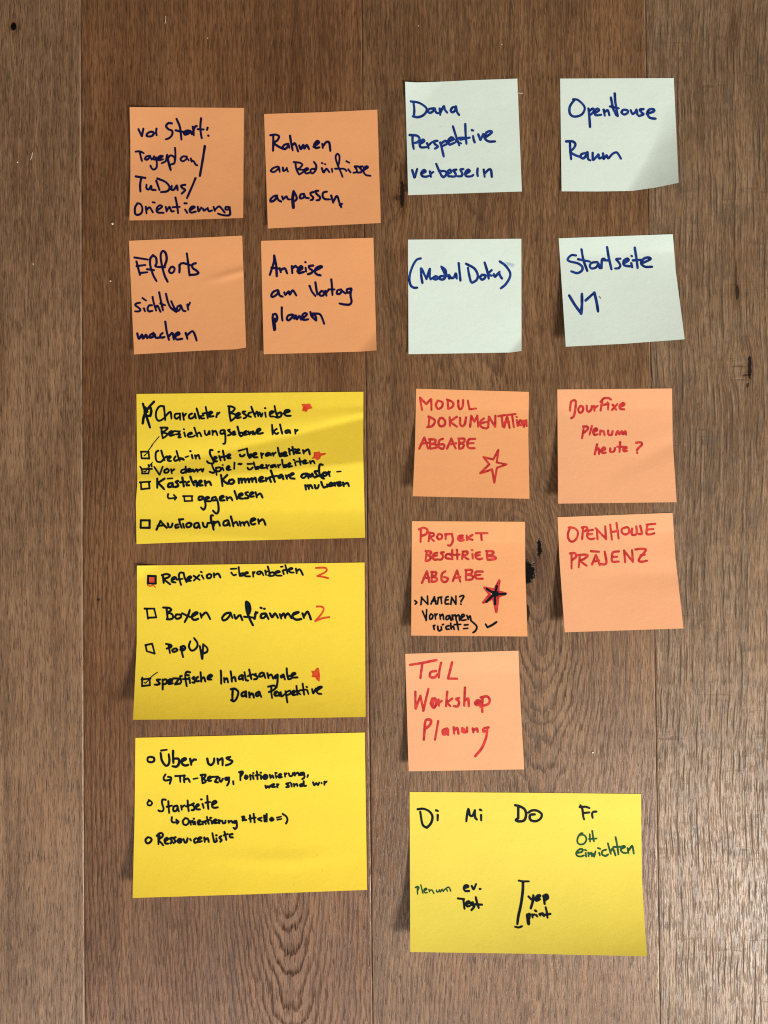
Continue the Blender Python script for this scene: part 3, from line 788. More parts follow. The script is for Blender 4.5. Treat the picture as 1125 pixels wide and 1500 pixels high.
n.write('handwriting', 'black', [(600, 890, 9.52, 2.5, """180 50 205 110 235 180/232 180 235 100 240 30/300 90 280 120 285 162 315 152 325 110 300 90/354 90 363 162/358 122 386 88/422 98 430 162/434 122 464 96 476 167/555 110 515 125 510 167 545 157 560 115 580 182/595 105 605 172/605 122 640 105 650 177/655 122 688 105 697 182
/718 152 765 115 745 95 720 125 725 177 790 172/800 110 820 167/825 142 845 120 857 187"""), ])
n.write('handwriting', 'black', [(600, 890, 9.52, 2.6, """333 255 344 307/338 262 356 246/394 262 398 310 420 327 442 305/442 270 448 312/460 240 475 235/545 255 510 270 515 302 550 302/575 220 575 260 582 302/582 277 610 265 622 307/660 190 670 250 682 312/625 240 715 235/765 245 815 240/755 295 812 290/870 195 920 240 940 280 915 330 885 350""")])
n.write('check_mark', 'black', [(595, 755, Z, 2.9, '690 945 705 972/705 972 745 952 785 925')])

# -- OpenHouse Praesenz
n = Note('peach sticky note in red capitals reading OpenHouse Präsenz', G_OR, 'peach',
         [(816.7, 757.7), (985.1, 751.2), (1001.2, 920.6), (827.2, 926.2)],
         lambda u, v: lift(9, 11, 1.25)(u, v) - 0.0006 * np.exp(-((v - .52) / .10) ** 2) * np.clip(u * 1.4 - .2, 0, 1), {'r': [(0, 0), (.4, -2.0), (1, 0)], 'l': [(0, 0), (.4, -1.0), (1, 0)]})
o4 = (812, 745, Z, 3.2)
n.write('handwriting', 'red', [(*o4, """125 165 175 170 205 205 195 255 165 285 135 280 118 240 125 195 145 160/250 165 242 265/240 165 275 160 285 180 250 205/335 185 295 195 285 240 310 265 350 260/290 225 330 220/375 265 370 180/360 172 450 265/448 265 442 155
/485 140 500 270/540 125 558 260/490 205 555 195/620 165 590 175 585 205 615 225 650 205 640 165 610 165/675 175 672 220 690 230 715 215 712 155/745 150 760 215 735 222/875 132 800 140/808 140 800 215 825 225 868 215/805 182 860 178""")])
n.write('handwriting', 'red', [(*o4, """150 400 150 520/138 390 180 388 188 420 150 450/222 405 212 510/205 405 265 400 290 410 255 440 225 455 280 495/328 485 358 405/362 405 395 490/340 460 390 450/320 370 388 375/438 375 452 470 425 485 405 480
/560 372 510 380 500 420 505 460 560 460/510 420 545 418/615 465 605 365/605 365 680 460/682 462 675 362/705 355 755 350 795 360 740 430 735 455 760 462 805 452/750 405 785 400""")])

# -- TdL Workshop
n = Note('orange sticky note in red reading TdL Workshop Planung', G_OR, 'peach',
         [(593.6, 957.7), (759.4, 953.1), (767.9, 1127), (598.6, 1129.9)], lift(6, 7, 1.3), {'r': [(0, 0), (.45, -.8), (1, 0)]})
o4 = (588, 945, Z, 3.5)
n.write('handwriting', 'red', [(*o4, '75 172 180 155 305 130/182 155 165 285/300 225 255 235 250 275 290 280 315 250/345 155 330 220 325 282/!440 150 405 290 485 292')])
n.write('handwriting', 'red', [(*o4, """122 405 122 550/125 550 165 440/165 440 190 565/190 570 235 380/270 465 255 510 280 545 302 515 295 465 265 470/278 480 275 530/322 475 325 525/325 500 350 485/398 405 388 530/440 465 395 500/395 500 425 530
/500 460 475 470 500 490 490 530 455 530/552 370 545 525/548 485 580 465 585 530/660 480 640 500 650 520 680 515 685 485 655 480/665 490 660 512/705 460 700 520 702 580/690 455 740 445 765 470 755 510 685 535""")])
n.write('handwriting', 'red', [(*o4, """205 680 195 820/205 680 215 650 255 650 250 690 205 730/320 660 292 820/395 725 360 740 365 775 400 765 405 735/405 735 405 780/385 745 380 760/455 715 458 768/458 742 485 720 495 770/530 720 530 752 568 752 570 715/545 730 550 745/620 725 625 757/625 742 655 725 662 752
/755 715 715 725 712 750 740 745/745 735 735 800 700 890 640 965""")])

# -- yellow: Charakter Beschriebe
def z_fold(u, v):
    v1 = 0.51 - 0.275 * u - 0.06 * u * u            # valley line, rising to the right
    v2 = 0.575 - 0.03 * u - 0.06 * u * u          # ridge line
    h = 1.0 + 5.0 * u
    up = np.clip((v - .10) / np.maximum(v1 - .10, .05), 0, 1)
    bulge = 0.7 * np.sin(np.pi * up ** 1.3) + 0.2
    ramp = 0.2 + h * np.clip((v - v1) / (v2 - v1), 0, 1)
    fall = (0.2 + h) * (1 - 0.75 * np.clip((v - v2) / (1 - v2), 0, 1) ** 0.8) + (2.2 + 1.8 * u) * np.clip((v - .80) / .2, 0, 1) ** 1.5
    z = np.where(v < v1, bulge, np.where(v < v2, ramp, np.minimum(ramp, fall)))
    return 0.001 * z
n = Note('yellow sticky note with a diagonal fold, top line Charakter Beschriebe', G_YE, 'yellow',
         [(199.9, 577), (532.3, 573.8), (534.9, 787.7), (200, 797)], z_fold, {'l': [(0, 0), (.45, .8), (.6, 1.2), (.72, -1), (1, 0)], 'r': [(0, 0), (.4, -1.4), (1, 0)], 'b': [(0, 0), (.3, -1.0), (1, 0)]})
a, b, c, d, e, f, g, h = [(x, y, K, 3.0) for x, y in ((200, 583), (310, 583), (420, 583), (200, 648), (310, 648), (420, 648), (200, 712), (310, 712))]
n.write('checkbox', 'black', [(*a[:3], 3.6, '88 80 130 230 185 405/240 52 160 140 105 240 85 350/190 130 203 180 190 250/110 150 200 140/150 250 195 240/120 130 150 190/110 190 140 240')], 'crossed-out checkbox')
n.write('handwriting', 'black', [(*a, """375 120 340 110 300 130 270 190 268 260 295 310 340 305 380 275/375 115 385 200 395 305/400 250 440 205 470 200 480 285/570 215 530 225 525 265 550 285 585 260/595 215 600 300/635 210 650 300/650 250 680 215
/760 215 725 235 725 275 760 280 795 250 800 215 815 280/825 145 845 210 865 285/920 240 875 250/875 255 895 280 930 280/950 125 965 200 978 280/910 215 985 200/985 245 1040 200 1010 190 985 220 1000 255 1060 250"""),
 (*b, """65 262 78 205/80 225 108 200/240 115 245 210 262 315/230 115 280 120 318 145 290 185 255 205 320 225 325 265 270 315/330 255 390 225 370 205 335 235 350 275 400 265/465 185 430 190 435 210 470 235 475 265 440 280/540 200 510 210 505 245 540 260
/545 120 570 190 600 260/600 220 625 190 640 250/660 200 680 255 700 210/735 200 745 260/735 140 740 142/800 225 850 195 830 180 800 200 805 250 850 255/865 110 880 190 910 265/890 220 950 200 955 245 910 270 870 260/985 215 1070 185 1055 165 1010 175 1000 220 1030 245 1085 245""")])
n.write('drawn_star', 'scarlet', [(*c, '#205 85 265 85 320 80 330 105 352 140 290 155 275 188 215 175 225 130')])
n.write('handwriting', 'black', [(*a[:3], 2.8, """345 410 345 470 360 550/330 408 425 410 400 445 360 475 420 490 410 520 360 555/440 500 500 475 480 455 445 480 460 520 520 505/515 455 590 460/595 460 565 500/540 500 600 500 575 540 610 540/655 475 670 530/650 430 656 432
/700 510 760 490 745 475 705 500 715 535 780 530 800 515/795 410 815 470 835 530/830 500 865 475 890 525/935 450 945 500 975 505 1000 455 1005 500"""),
 (*b, """12 450 15 508/15 475 55 455 80 512/165 440 125 450 125 490 165 485 180 445/180 445 190 540 185 620 160 630/250 435 225 445 260 475 265 500 225 515/285 495 320 475 310 460 290 475 295 505 330 500/355 395 370 450 380 505/380 480 425 480 430 510 400 525 385 505
/440 490 480 465 470 455 445 475 450 505 490 500/505 460 520 502 540 465 570 502/570 460 595 500/610 475 670 440 655 420 620 445 625 485 665 490 705 480/830 370 835 440 838 500/895 425 845 460/845 460 890 495 915 480/940 365 955 430 970 490/1050 440 1015 455 1020 480 1050 475 1070 445 1082 485"""),
 (*c, '115 435 120 490/120 460 150 440')])
n.write('checkbox', 'black', [(*d[:3], 2.7, '60 130 165 128/165 128 175 220/175 222 70 220/70 220 62 130'), (*d[:3], 1.6, '105 185 145 150')])
n.write('check_mark', 'black', [(*a[:3], 1.4, '310 530 205 655'), (*d[:3], 1.5, '218 40 165 110')], 'long thin tick')
n.write('handwriting', 'black', [(*d, """300 115 270 135 262 200 280 260 330 270 365 240/340 115 360 180 385 248/385 215 420 195 430 252/430 230 470 205 455 190 435 210 445 255 475 255/535 195 515 230 530 255 570 240/550 120 570 190 595 255/640 225 605 215/605 225 650 240
/760 175 770 220/738 122 745 122/805 180 815 225/815 200 850 175 868 225/1045 108 1012 108 1010 160 1040 220 1060 270 1040 292 985 280 970 260/1060 240 1100 215 1080 200 1060 225 1075 260 1105 260"""), (*d[:3], 2.5, '672 205 715 190'),
 (*e, """105 190 125 250/92 132 106 128/155 115 168 180 180 245/130 205 200 188/215 200 255 180 245 165 220 180 220 215 260 218/390 170 395 190 430 190 455 170/485 85 495 150 515 205/500 180 545 165 555 185 520 215
/570 185 615 160 600 145 570 165 580 205 630 205/680 150 690 215/690 175 710 155/775 145 745 165 750 185 780 178 800 150 815 182/840 150 850 185/850 165 880 140/910 75 920 130 935 190/930 165 970 150 975 180 940 195/985 175 1025 150 1010 135 985 155 990 187 1040 182"""), (*e[:3], 2.5, '370 118 470 90'),
 (*f, '35 120 45 170/28 90 36 88/80 65 90 120 100 165/55 110 120 95/125 130 170 110 160 95 130 115 130 147 185 147/225 110 235 155/240 130 285 100 305 110 318 165')])
n.write('drawn_star', 'scarlet', [(*f, '#375 140 455 130 460 155 535 150 532 165 470 185 455 225 415 245 385 215 345 225 375 190')])
n.write('checkbox', 'black', [(*d[:3], 2.5, '50 335 70 365 80 430/65 368 180 365 215 365/175 375 165 432/75 428 165 428'), (*d[:3], 1.5, '98 395 125 400 170 330 220 275')])
n.write('handwriting', 'black', [(*d[:3], 2.8, """165 312 178 335/203 302 210 332/245 340 315 445/318 445 360 335/420 365 385 385 385 415 425 415 445 385 420 360/475 370 485 425/485 395 520 370/660 370 620 385 615 415 650 420 685 385/675 335 680 420/695 395 745 380 730 362 700 380 710 405 760 400
/775 375 790 405 825 370 840 405/845 388 890 370 905 402 920 365/1040 295 1040 320 1060 370 1075 400 1050 420 1005 405"""),
 (*e[:3], 2.7, """60 350 68 450/60 355 110 345 130 365 110 395 70 400/150 350 165 385/152 312 156 312/205 365 245 345 235 325 208 345 215 380 265 375/315 280 312 320 310 365/368 300 390 290/392 305 416 295/495 298 570 295/495 350 505 370 540 370 565 345
/580 275 590 320 605 370/600 345 645 335 645 360 605 370/670 345 705 320 690 310 670 330 680 355 740 350/750 310 765 360/765 330 790 310/850 310 815 325 820 345 850 335 870 310 885 342/910 310 920 345/920 325 945 305/968 240 975 290 990 345/985 320 1030 310 1030 335 995 345"""),
 (*f[:3], 2.7, '20 320 50 295 40 285 20 305 25 337 75 327/115 275 125 320/95 240 110 248/175 220 185 265 190 310/140 265 240 262/225 280 265 255 250 245 225 265 235 292 295 282/320 260 330 292/330 272 365 255 385 292')])
n.write('checkbox', 'black', [(*d[:3], 2.8, '45 550 190 540/60 555 65 645/65 645 180 632/170 545 180 635')])
n.write('handwriting', 'black', [(*d[:3], 3.3, """285 500 285 625/385 500 290 560/295 560 340 600 380 645/490 560 445 570 435 610 475 610 500 575/495 560 505 615/570 530 540 545 565 570 570 600 530 615/630 485 640 550 650 605/600 550 670 540
/720 540 690 560 690 590 725 590/740 475 760 530 790 590/780 560 815 530 830 605/850 575 895 540 880 525 855 545 860 590 910 590/940 530 950 595/955 560 1000 540 1025 590"""), (*d[:3], 2.4, '425 500 495 495'),
 (*e[:3], 3.3, """130 450 150 600/215 450 150 515/150 515 210 565 240 565/285 510 245 525 240 560 280 570 310 540 290 510/370 500 375 560/378 520 410 500 415 555/420 520 455 500 465 550/470 520 505 500 515 550/520 515 555 495 560 545/570 510 600 490 615 550
/650 520 705 490 690 475 655 500 665 540 720 530/745 490 750 532/755 512 790 490 815 545/815 390 840 460 870 545/800 480 900 460/960 445 920 465 925 490 960 480/975 460 985 505/1020 455 1035 500/1035 475 1060 445"""),
 (*f[:3], 3.2, """50 460 95 435 80 425 50 445 50 490 110 500/265 430 220 440 200 470 230 490 270 460 285 430 300 495/310 440 330 475 350 430 365 470/430 395 385 400 400 430 420 460 385 485/495 310 460 305 445 350 450 430 480 485 515 500/420 470 500 450
/515 415 490 440 510 465 550 445 540 415 510 420/575 405 590 465/575 430 595 405"""), (*f[:3], 2.3, '690 405 745 400')])
n.write('handwriting', 'black', [(*f[:3], 3.2, """255 590 265 650/265 610 295 590 305 640/305 610 330 590 355 632/385 590 400 632 430 622 440 585/475 545 490 590 510 622 535 612/555 580 560 612/580 590 625 570 610 555 585 575 590 602 640 592/655 555 665 597/665 572 690 550
/700 570 740 555 725 545 700 560 710 597 750 587/775 555 785 602/790 577 835 560 855 602""")])
n.write('arrow', 'black', [(*g[:3], 2.5, '435 110 430 150 455 172 545 160/515 125 548 158/548 160 525 190')])
n.write('checkbox', 'black', [(*g[:3], 2.5, '640 140 770 138/655 145 660 205/660 208 765 205/760 145 765 205')])
n.write('handwriting', 'black', [(*g, '905 145 860 150 855 190 895 185 920 155/920 160 945 230 945 290 920 325 885 295/945 185 995 165 980 150 950 165 955 205 1020 210'),
 (*h, """55 150 10 165 10 195 50 195 65 170/65 170 90 240 95 340 65 380 20 340/115 175 165 150 150 135 115 155 120 197 180 197/205 150 215 197/220 172 260 155 285 197/315 70 335 130 350 180/380 140 425 120 410 100 375 120 380 165 430 175
/500 85 465 95 475 120 505 140 500 165 450 170/530 120 575 100 560 85 530 105 535 147 580 142/605 85 620 155/625 130 670 105 700 160""")])
n.write('checkbox', 'black', [(*g[:3], 3.1, '60 472 180 472/180 472 180 577/180 575 57 575/57 575 60 472')])
n.write('handwriting', 'black', [(*g, """275 600 330 480/330 480 370 530 415 575/290 550 370 540/430 515 445 565 480 560 495 515/570 530 535 540 540 575 580 565/585 460 600 520 622 575/600 462 642 455/640 520 655 575/715 505 685 530 695 567 740 555 755 520 715 505
/845 505 800 520 795 567 835 570 860 530/850 510 870 577/910 505 925 557 965 562 975 510/1050 405 1025 410 1025 470 1045 540 1060 600/985 510 1090 495"""),
 (*h, """30 490 35 547/40 515 90 490 115 547/220 470 170 490 165 540 215 535 235 490/230 475 250 547/265 420 285 490 300 555/300 520 340 495 365 542/385 490 400 547/400 515 435 500 450 542/455 510 490 490 515 547
/540 490 600 460 580 445 545 460 535 500 560 530 600 520/640 460 650 520/655 490 695 460 720 480 740 535""")])

# -- yellow: Reflexion
n = Note('yellow sticky note with four tick boxes, top line Reflexion überarbeiten', G_YE, 'yellow',
         [(200.6, 828.6), (534, 824), (535.6, 1050.2), (194.9, 1054.3)], curl_tl(lift(14, 12, 3.0, 0.05), 2.2, 0.12), {'l': [(0, 0), (.5, 2.6), (1, 0)], 'b': [(0, 0), (.5, .8), (1, 0)]})
a, b, c, d, e, f = [(x, y, K, 3.0) for x, y in ((205, 825), (315, 822), (400, 822), (200, 930), (315, 965), (380, 965))]
cb = n.write('checkbox', 'black', [(*a[:3], 3.4, '112 175 215 178/215 178 215 278/215 278 110 278/110 278 112 175')], 'checkbox filled with red')
cf = n.write('checkbox_filling', 'scarlet', [(*a[:3], 1.7, '#132 195 196 195 196 262 132 262/105 302 140 316 180 302/185 302 212 336')])
cf.parent = cb; cf.matrix_parent_inverse = Matrix.Identity(4)
n.write('handwriting', 'black', [(*a, """315 170 325 270/300 165 360 150 410 165 390 195 330 220 370 255 415 290/435 240 495 205 475 190 440 210 440 255 490 265/600 135 555 130 535 165 545 230 565 300/510 225 585 215/600 135 615 200 640 260/650 225 705 200 690 180 655 205 660 242 700 242
/740 175 820 230/815 165 740 240/850 170 875 215/840 120 850 124/945 150 920 170 930 205 970 200 980 160 945 150/1015 140 1020 197/1025 165 1075 145 1105 197"""),
 (*b[:3], 2.8, """220 108 295 103/225 160 255 195 290 185/325 85 330 140 340 205/335 180 385 165 390 195 340 205/400 180 450 165 440 150 410 165 415 205 480 210/520 150 525 215/525 175 545 150/625 140 585 150 580 175 615 180 640 150 665 195/690 130 700 190/700 150 725 140
/725 75 740 130 755 190/745 165 800 155 810 195 765 205 730 195/825 165 890 150 870 135 830 150 840 195 915 200/930 135 945 180/905 78 930 76/965 55 980 110 995 170/940 125 1010 115"""),
 (*c[:3], 2.9, '215 125 265 105 250 95 220 110 230 152 285 157/315 105 325 165/330 135 370 115 410 190')])
n.write('handwritten_numeral', 'scarlet', [(*c[:3], 2.6, '590 95 690 90 735 105 720 150 610 205/610 205 690 218 760 235')])
n.write('checkbox', 'black', [(*a[:3], 2.8, '65 625 200 625/95 640 110 765/110 750 225 745/195 625 225 745')])
n.write('handwriting', 'black', [(*a[:3], 3.2, """365 620 375 700 380 770/320 610 400 615 430 640 405 665 375 680 440 700 455 750 420 770 370 770/500 705 485 740 510 765 560 745 560 710 510 705/580 690 690 740/685 645 660 720 615 810/720 735 790 690 770 675 725 705 715 755 750 780 800 765/830 690 845 750/855 720 900 680 930 700 965 770"""),
 (*b[:3], 3.3, """210 710 150 720 100 775 115 815 170 790 220 720/215 720 240 780/265 740 285 790 330 745/350 745 375 810/520 880 480 800 435 680 425 570 440 560 470 590 485 660 470 720/452 590 458 690/400 765 520 775/530 780 545 790 560 700/550 730 585 705
/690 720 640 730 630 775 670 780 705 740/700 725 735 795/625 640 640 645/675 655 685 655/755 720 785 770 825 720 865 780/890 730 910 790/910 760 945 720 965 780/970 750 1005 720 1050 785"""),
 (*c[:3], 3.3, '270 740 350 705 330 700 280 720 270 770 320 805 390 795/405 720 425 780/430 750 470 695 495 730 520 800')])
n.write('handwritten_numeral', 'scarlet', [(*c[:3], 2.6, '600 625 660 625 695 650 670 720 580 825/580 825 680 785 775 770')])
n.write('checkbox', 'black', [(*d[:3], 2.7, '122 142 215 122/215 125 250 255/250 258 140 225/140 220 125 145')])
n.write('handwriting', 'black', [(*d, """440 140 460 250/405 125 470 140 475 165 415 190/520 190 490 210 510 235 560 215 550 190 520 190/605 170 640 305/610 165 650 155 670 185 640 215 600 205/625 180 640 195/740 90 720 150 740 205 780 215 830 170 835 110 790 45/870 155 885 240 900 330/915 130 970 180 970 230 915 260/915 150 905 330""")])
n.write('checkbox', 'black', [(*d[:3], 2.8, '70 615 195 600/80 590 75 705/75 705 185 692/180 600 185 690'), (*d[:3], 1.5, '105 655 130 660 180 598')])
n.write('check_mark', 'black', [(*d[:3], 1.3, '180 598 235 552 290 515')], 'thin tick')
n.write('handwriting', 'black', [(*d, """325 615 280 620 300 645 320 670 290 685 250 685/360 615 360 750/360 620 410 615 415 660 370 685/430 650 490 630 470 610 435 635 445 675 500 665/505 600 580 600/585 600 530 680/530 680 600 670/605 600 615 650/600 570 625 565/735 515 690 510 670 550 675 620 690 705
/640 610 720 605/725 590 735 665/700 555 720 555/790 580 770 600 800 620 795 655 765 655/845 580 820 600 830 640 860 635/880 515 885 580 890 645/890 610 925 585 945 640/975 600 1035 570 1020 550 985 570 980 610 1030 615"""),
 (*e[:3], 2.9, """80 165 85 250 85 345/125 265 130 325/135 290 165 270 180 325/215 175 225 240 232 315/235 275 270 250 285 310/370 225 335 245 330 280 365 275 385 235/380 230 385 295/405 185 415 240 425 295 455 300/470 150 485 220 500 280/450 240 520 215/560 210 540 225 580 245 575 275 535 285
/650 190 615 210 610 245 650 240 675 200/670 200 690 265/720 200 735 265/740 235 775 220 800 275/860 220 825 240 830 270 865 250/862 225 858 320 845 400/940 220 905 240 910 260 945 245/945 230 960 285/985 135 990 210 1005 280/1000 245 1045 235 1055 265 1015 285"""),
 (*f[:3], 2.9, '445 235 495 210 480 195 445 215 455 257 525 257')])
n.write('drawn_star', 'scarlet', [(*f, '#790 130 815 130 830 230 825 310 795 295 770 255 720 250 735 215 715 170 755 175')])
n.write('handwriting', 'black', [(*e[:3], 3.1, '245 425 240 500 240 570/220 420 275 415 320 460 300 540 260 585 220 570/425 450 370 475 370 515 410 505 430 465/425 455 430 525/470 465 475 532/480 497 515 480 535 535/600 455 565 480 570 512 600 502 615 460/610 465 635 525'),
 (*f[:3], 2.7, """165 380 165 460 175 540/120 385 200 370 225 395 195 430 130 460/205 490 245 460 235 450 210 470 215 507 260 507/265 465 275 512/275 480 295 460/300 480 300 520/345 490 320 515/360 450 385 600/370 460 420 440 430 475 380 505/450 490 490 455 475 440 450 465 460 502 510 492/510 375 515 430 525 497
/560 435 525 460 565 490/595 345 605 420 615 495/565 435 640 425/655 430 675 487/648 388 658 390/725 420 740 477 775 410/775 445 855 395 840 385 800 400 790 450 810 480 855 485""")])

# -- yellow: Ueber uns
n = Note('yellow sticky note with three round bullets, top line Über uns', G_YE, 'yellow',
         [(198.3, 1080.8), (534.3, 1073), (537.7, 1303.5), (194.3, 1315.4)],
         lambda u, v: lift(11, 9, 2.3)(u, v) + 0.00045 * np.exp(-((v - .80 + .12 * np.abs(u - .66)) / .05) ** 2) * np.exp(-((u - .62) / .22) ** 2) - 0.0005 * np.exp(-((v - .24) / .03) ** 2) * np.clip(u * 2, 0, 1),
         {'l': [(0, 0), (.5, .8), (1, 0)], 'b': [(0, 0), (.5, .6), (1, 0)]})
a, b, c, d, e = [(x, y, K, 3.0) for x, y in ((205, 1090), (285, 1095), (375, 1110), (205, 1160), (315, 1160))]
n.write('bullet_circle', 'black', [(*a[:3], 3.3, '150 175 110 187 108 233 150 250 192 233 192 190 150 175')])
n.write('handwriting', 'black', [(*a[:3], 3.5, '285 125 300 220 345 290 385 290 405 230 395 140/455 95 455 180 460 260/460 200 530 205 535 270 500 310 445 305/570 240 630 210 615 195 575 220 580 270 620 295 665 285/690 205 705 285/705 250 740 215 770 215'), (*a[:3], 2.8, '290 90 370 78'),
 (*b[:3], 3.4, '175 155 190 220 230 240 265 200 270 150/315 155 325 225/330 180 375 150 385 170 385 245/490 130 440 145 480 170 520 190 490 225 430 245')])
n.write('arrow', 'black', [(*a[:3], 2.9, '350 418 325 465 345 500 420 490/385 450 430 465 410 545')])
n.write('handwriting', 'black', [(*a[:3], 3.0, '485 440 620 435/550 440 555 520/608 430 605 500 610 525/610 490 660 475 685 520'), (*a[:3], 2.4, '735 480 795 468'),
 (*b[:3], 3.1, """100 375 105 470/85 380 150 375 140 410 110 430 150 450 150 475 110 490/185 435 225 415 215 400 185 420 190 457 230 457/245 405 325 400/320 405 280 470/285 475 320 480/345 420 345 455 365 470 390 430/460 415 425 420 430 447 465 435 475 410/475 415 470 480 445 525/530 465 535 505
/630 340 630 450/610 340 650 330 665 350 635 395/700 385 690 420 715 430 730 400 705 385/765 380 770 442/800 385 810 432/805 352 812 352/855 330 862 380 865 435/840 385 885 375/910 385 915 432/905 348 915 346/970 375 945 400 955 430 990 425 1000 390 970 375/970 395 972 412"""),
 (*c[:3], 2.9, """190 235 200 277 225 245 242 277/270 240 280 277/265 210 285 208/305 255 345 235 335 222 310 240 315 272 355 267/395 215 400 262/400 237 420 215/450 215 465 252 500 245 505 210/530 205 535 247/540 227 575 205 590 242/655 205 615 210 610 237 650 230 660 210/660 215 665 270 635 295/715 240 705 268""")])
n.write('handwriting', 'black', [(*c[:3], 2.9, """130 385 140 417 165 390 180 412 200 380/215 390 250 370 240 362 215 378 220 402 265 402/290 365 295 407/295 385 312 365/445 350 415 360 445 380 450 400 415 405/485 360 490 397/470 342 475 344/520 360 525 397/530 377 560 360 570 392/640 360 605 370 610 392 650 385/655 325 660 385 690 385
/785 340 800 377 830 350 850 377 870 340/900 348 902 352/940 330 940 372/940 350 970 328""")])
n.write('bullet_circle', 'black', [(*d[:3], 2.7, '135 122 105 145 110 180 145 185 168 155 140 122 118 112')])
n.write('handwriting', 'black', [(*d, """355 110 310 108 305 160 325 230 310 265 270 265 255 255/390 130 395 210 402 290/370 205 440 190/510 190 465 205 460 260 500 260 520 205/515 195 535 270/565 190 575 247/575 215 610 185/655 120 660 190 670 265/635 200 700 180/740 160 715 175 745 205 740 247 710 252
/765 215 810 185 795 170 770 195 775 237 825 242/860 165 875 222/840 105 850 104/925 55 930 140 940 235/900 150 965 140/995 180 1050 145 1030 125 995 150 995 205 1030 220 1070 212""")])
n.write('arrow', 'black', [(*d[:3], 2.9, '440 350 435 390 455 420 530 415/500 385 535 410/530 415 510 440')])
n.write('handwriting', 'black', [(*d[:3], 2.9, """625 360 590 400 600 445 640 455 670 420 660 375 620 360/690 400 700 452/700 420 725 400 735 447/755 410 760 447/738 370 746 370/795 430 830 405 820 390 795 410 800 447 840 447/855 410 865 447/865 427 890 405 905 442/920 345 930 395 945 440/905 400 960 385/980 395 990 437/965 358 985 358
/1015 410 1050 390 1040 380 1015 395 1020 427 1060 427/1080 390 1085 432/1085 410 1105 395"""),
 (*e[:3], 3.0, """55 392 60 432/60 412 82 395/100 400 110 432 140 425 145 395/185 400 190 427/195 412 225 400 240 427/290 400 260 410 265 427 290 420/295 405 300 480 275 510 255 495/385 340 380 395/370 345 400 340 400 370 380 385 430 387/480 325 490 415/530 305 545 420/470 370 560 355/640 355 590 375 640 400
/675 325 680 407/710 305 710 407/692 330 695 407/780 355 755 380 775 397 805 380 785 355/780 372 782 385/930 305 980 340 995 390 975 435"""), (*e[:3], 2.4, '850 355 910 340/855 385 912 372')])
n.write('bullet_circle', 'black', [(*d[:3], 2.9, '110 625 78 655 87 698 120 706 158 670 150 637 105 622')])
n.write('handwriting', 'black', [(*d, """250 590 255 720/230 605 270 570 310 575 310 615 260 660 300 710 320 735/268 600 280 640/340 680 385 650 370 635 340 660 350 707 390 712/440 630 415 645 440 675 420 710/490 625 460 640 490 680 460 705/545 645 520 665 530 697 565 690 570 655 545 645/545 660 548 680
/600 650 615 692 640 692 655 640/690 650 700 667/770 640 745 660 750 697 790 692/800 660 845 635 830 625 800 645 810 687 850 677/885 630 890 687/895 657 930 640 945 687/995 570 1010 640 1025 690 1060 672/1050 640 1055 682/1048 598 1056 598"""),
 (*e, '85 610 60 632 90 660 72 688/130 550 145 610 155 660/120 600 175 580/240 580 205 590 205 622 245 627')])

# -- yellow: week plan
n = Note('lemon yellow sticky note with weekday headings Di Mi Do Fr', G_YE, 'lemon',
         [(600.1, 1160.1), (939, 1163), (948, 1400.9), (600.9, 1394.5)], lift(12, 21, 2.2, 0.05),
         {'r': [(0, 0), (.5, -3.2), (.8, -2), (1, 0)], 'b': [(0, 0), (.5, -.6), (1, 0)], 't': [(0, 0), (.5, -.3), (1, 0)]})
a, b, c, d, e = [(x, y, K, 3.4) for x, y in ((605, 1170), (740, 1170), (825, 1170), (600, 1280), (735, 1280))]
n.write('handwriting', 'black', [(*a, '100 182 130 350 185 400/65 145 150 140 230 180 268 250 245 340 190 400/340 225 338 298/318 160 343 170')])
n.write('handwriting', 'black', [(*a, '760 142 745 200 732 312/765 150 782 228 820 232 850 160/850 160 852 250 878 288/935 225 937 298/922 152 940 160')])
n.write('handwriting', 'black', [(*b[:3], 3.6, '180 105 180 270/138 90 200 105 270 150 287 230 260 298 190 312 148 295 178 268/318 192 370 162 440 166 500 210 490 268 430 308 360 300 337 260 350 222 408 216')])
n.write('handwriting', 'black', [(*c[:3], 3.1, '238 92 265 150 275 240 288 285/228 115 310 112 362 130/275 198 360 190/405 262 397 210 415 182 458 178')])
n.write('handwriting', 'green', [(*c[:3], 2.6, '265 475 235 485 200 540 197 600 230 628 285 620 318 570 308 520 270 495 230 500/365 490 370 590/400 445 410 520 422 585/355 555 460 548')])
n.write('handwriting', 'green', [(*c[:3], 2.7, """190 745 250 735 270 700 230 695 182 740 192 783 240 795 285 780/310 745 315 795/300 705 320 712/345 740 350 792/355 767 385 745 395 792/410 755 425 797/430 787 445 725/495 745 505 780/480 680 510 690/590 700 540 720 535 765 580 787 620 765/615 615 635 690 655 757/655 720 685 690 720 780
/720 530 740 630 760 765/690 665 780 660/790 695 850 665 835 650 800 665 795 715 830 745 870 745/885 680 895 747/900 712 945 650 960 690 970 755""")])
n.write('handwriting', 'green', [(*d[:3], 1.9, '105 190 110 280/80 190 110 175 130 195 110 235/155 155 170 215 185 270/200 235 235 215 225 200 200 220 210 260 245 260/265 215 275 250/280 230 310 225 335 275/370 225 375 250 400 245 410 220/410 225 425 250 445 215 465 245/470 230 500 205 520 240/515 190 545 190 565 240')])
n.write('handwriting', 'black', [(*d[:3], 3.0, '745 200 805 180 795 160 760 165 745 200 765 237 820 237/855 170 880 212 915 140/965 210 978 210')])
n.write('handwriting', 'black', [(*d[:3], 3.2, '665 340 750 350/740 360 755 480/775 420 825 395 810 380 780 400 790 447 830 442/870 395 835 405 860 430 890 450 850 500/910 325 925 390 950 470/870 420 995 425')])
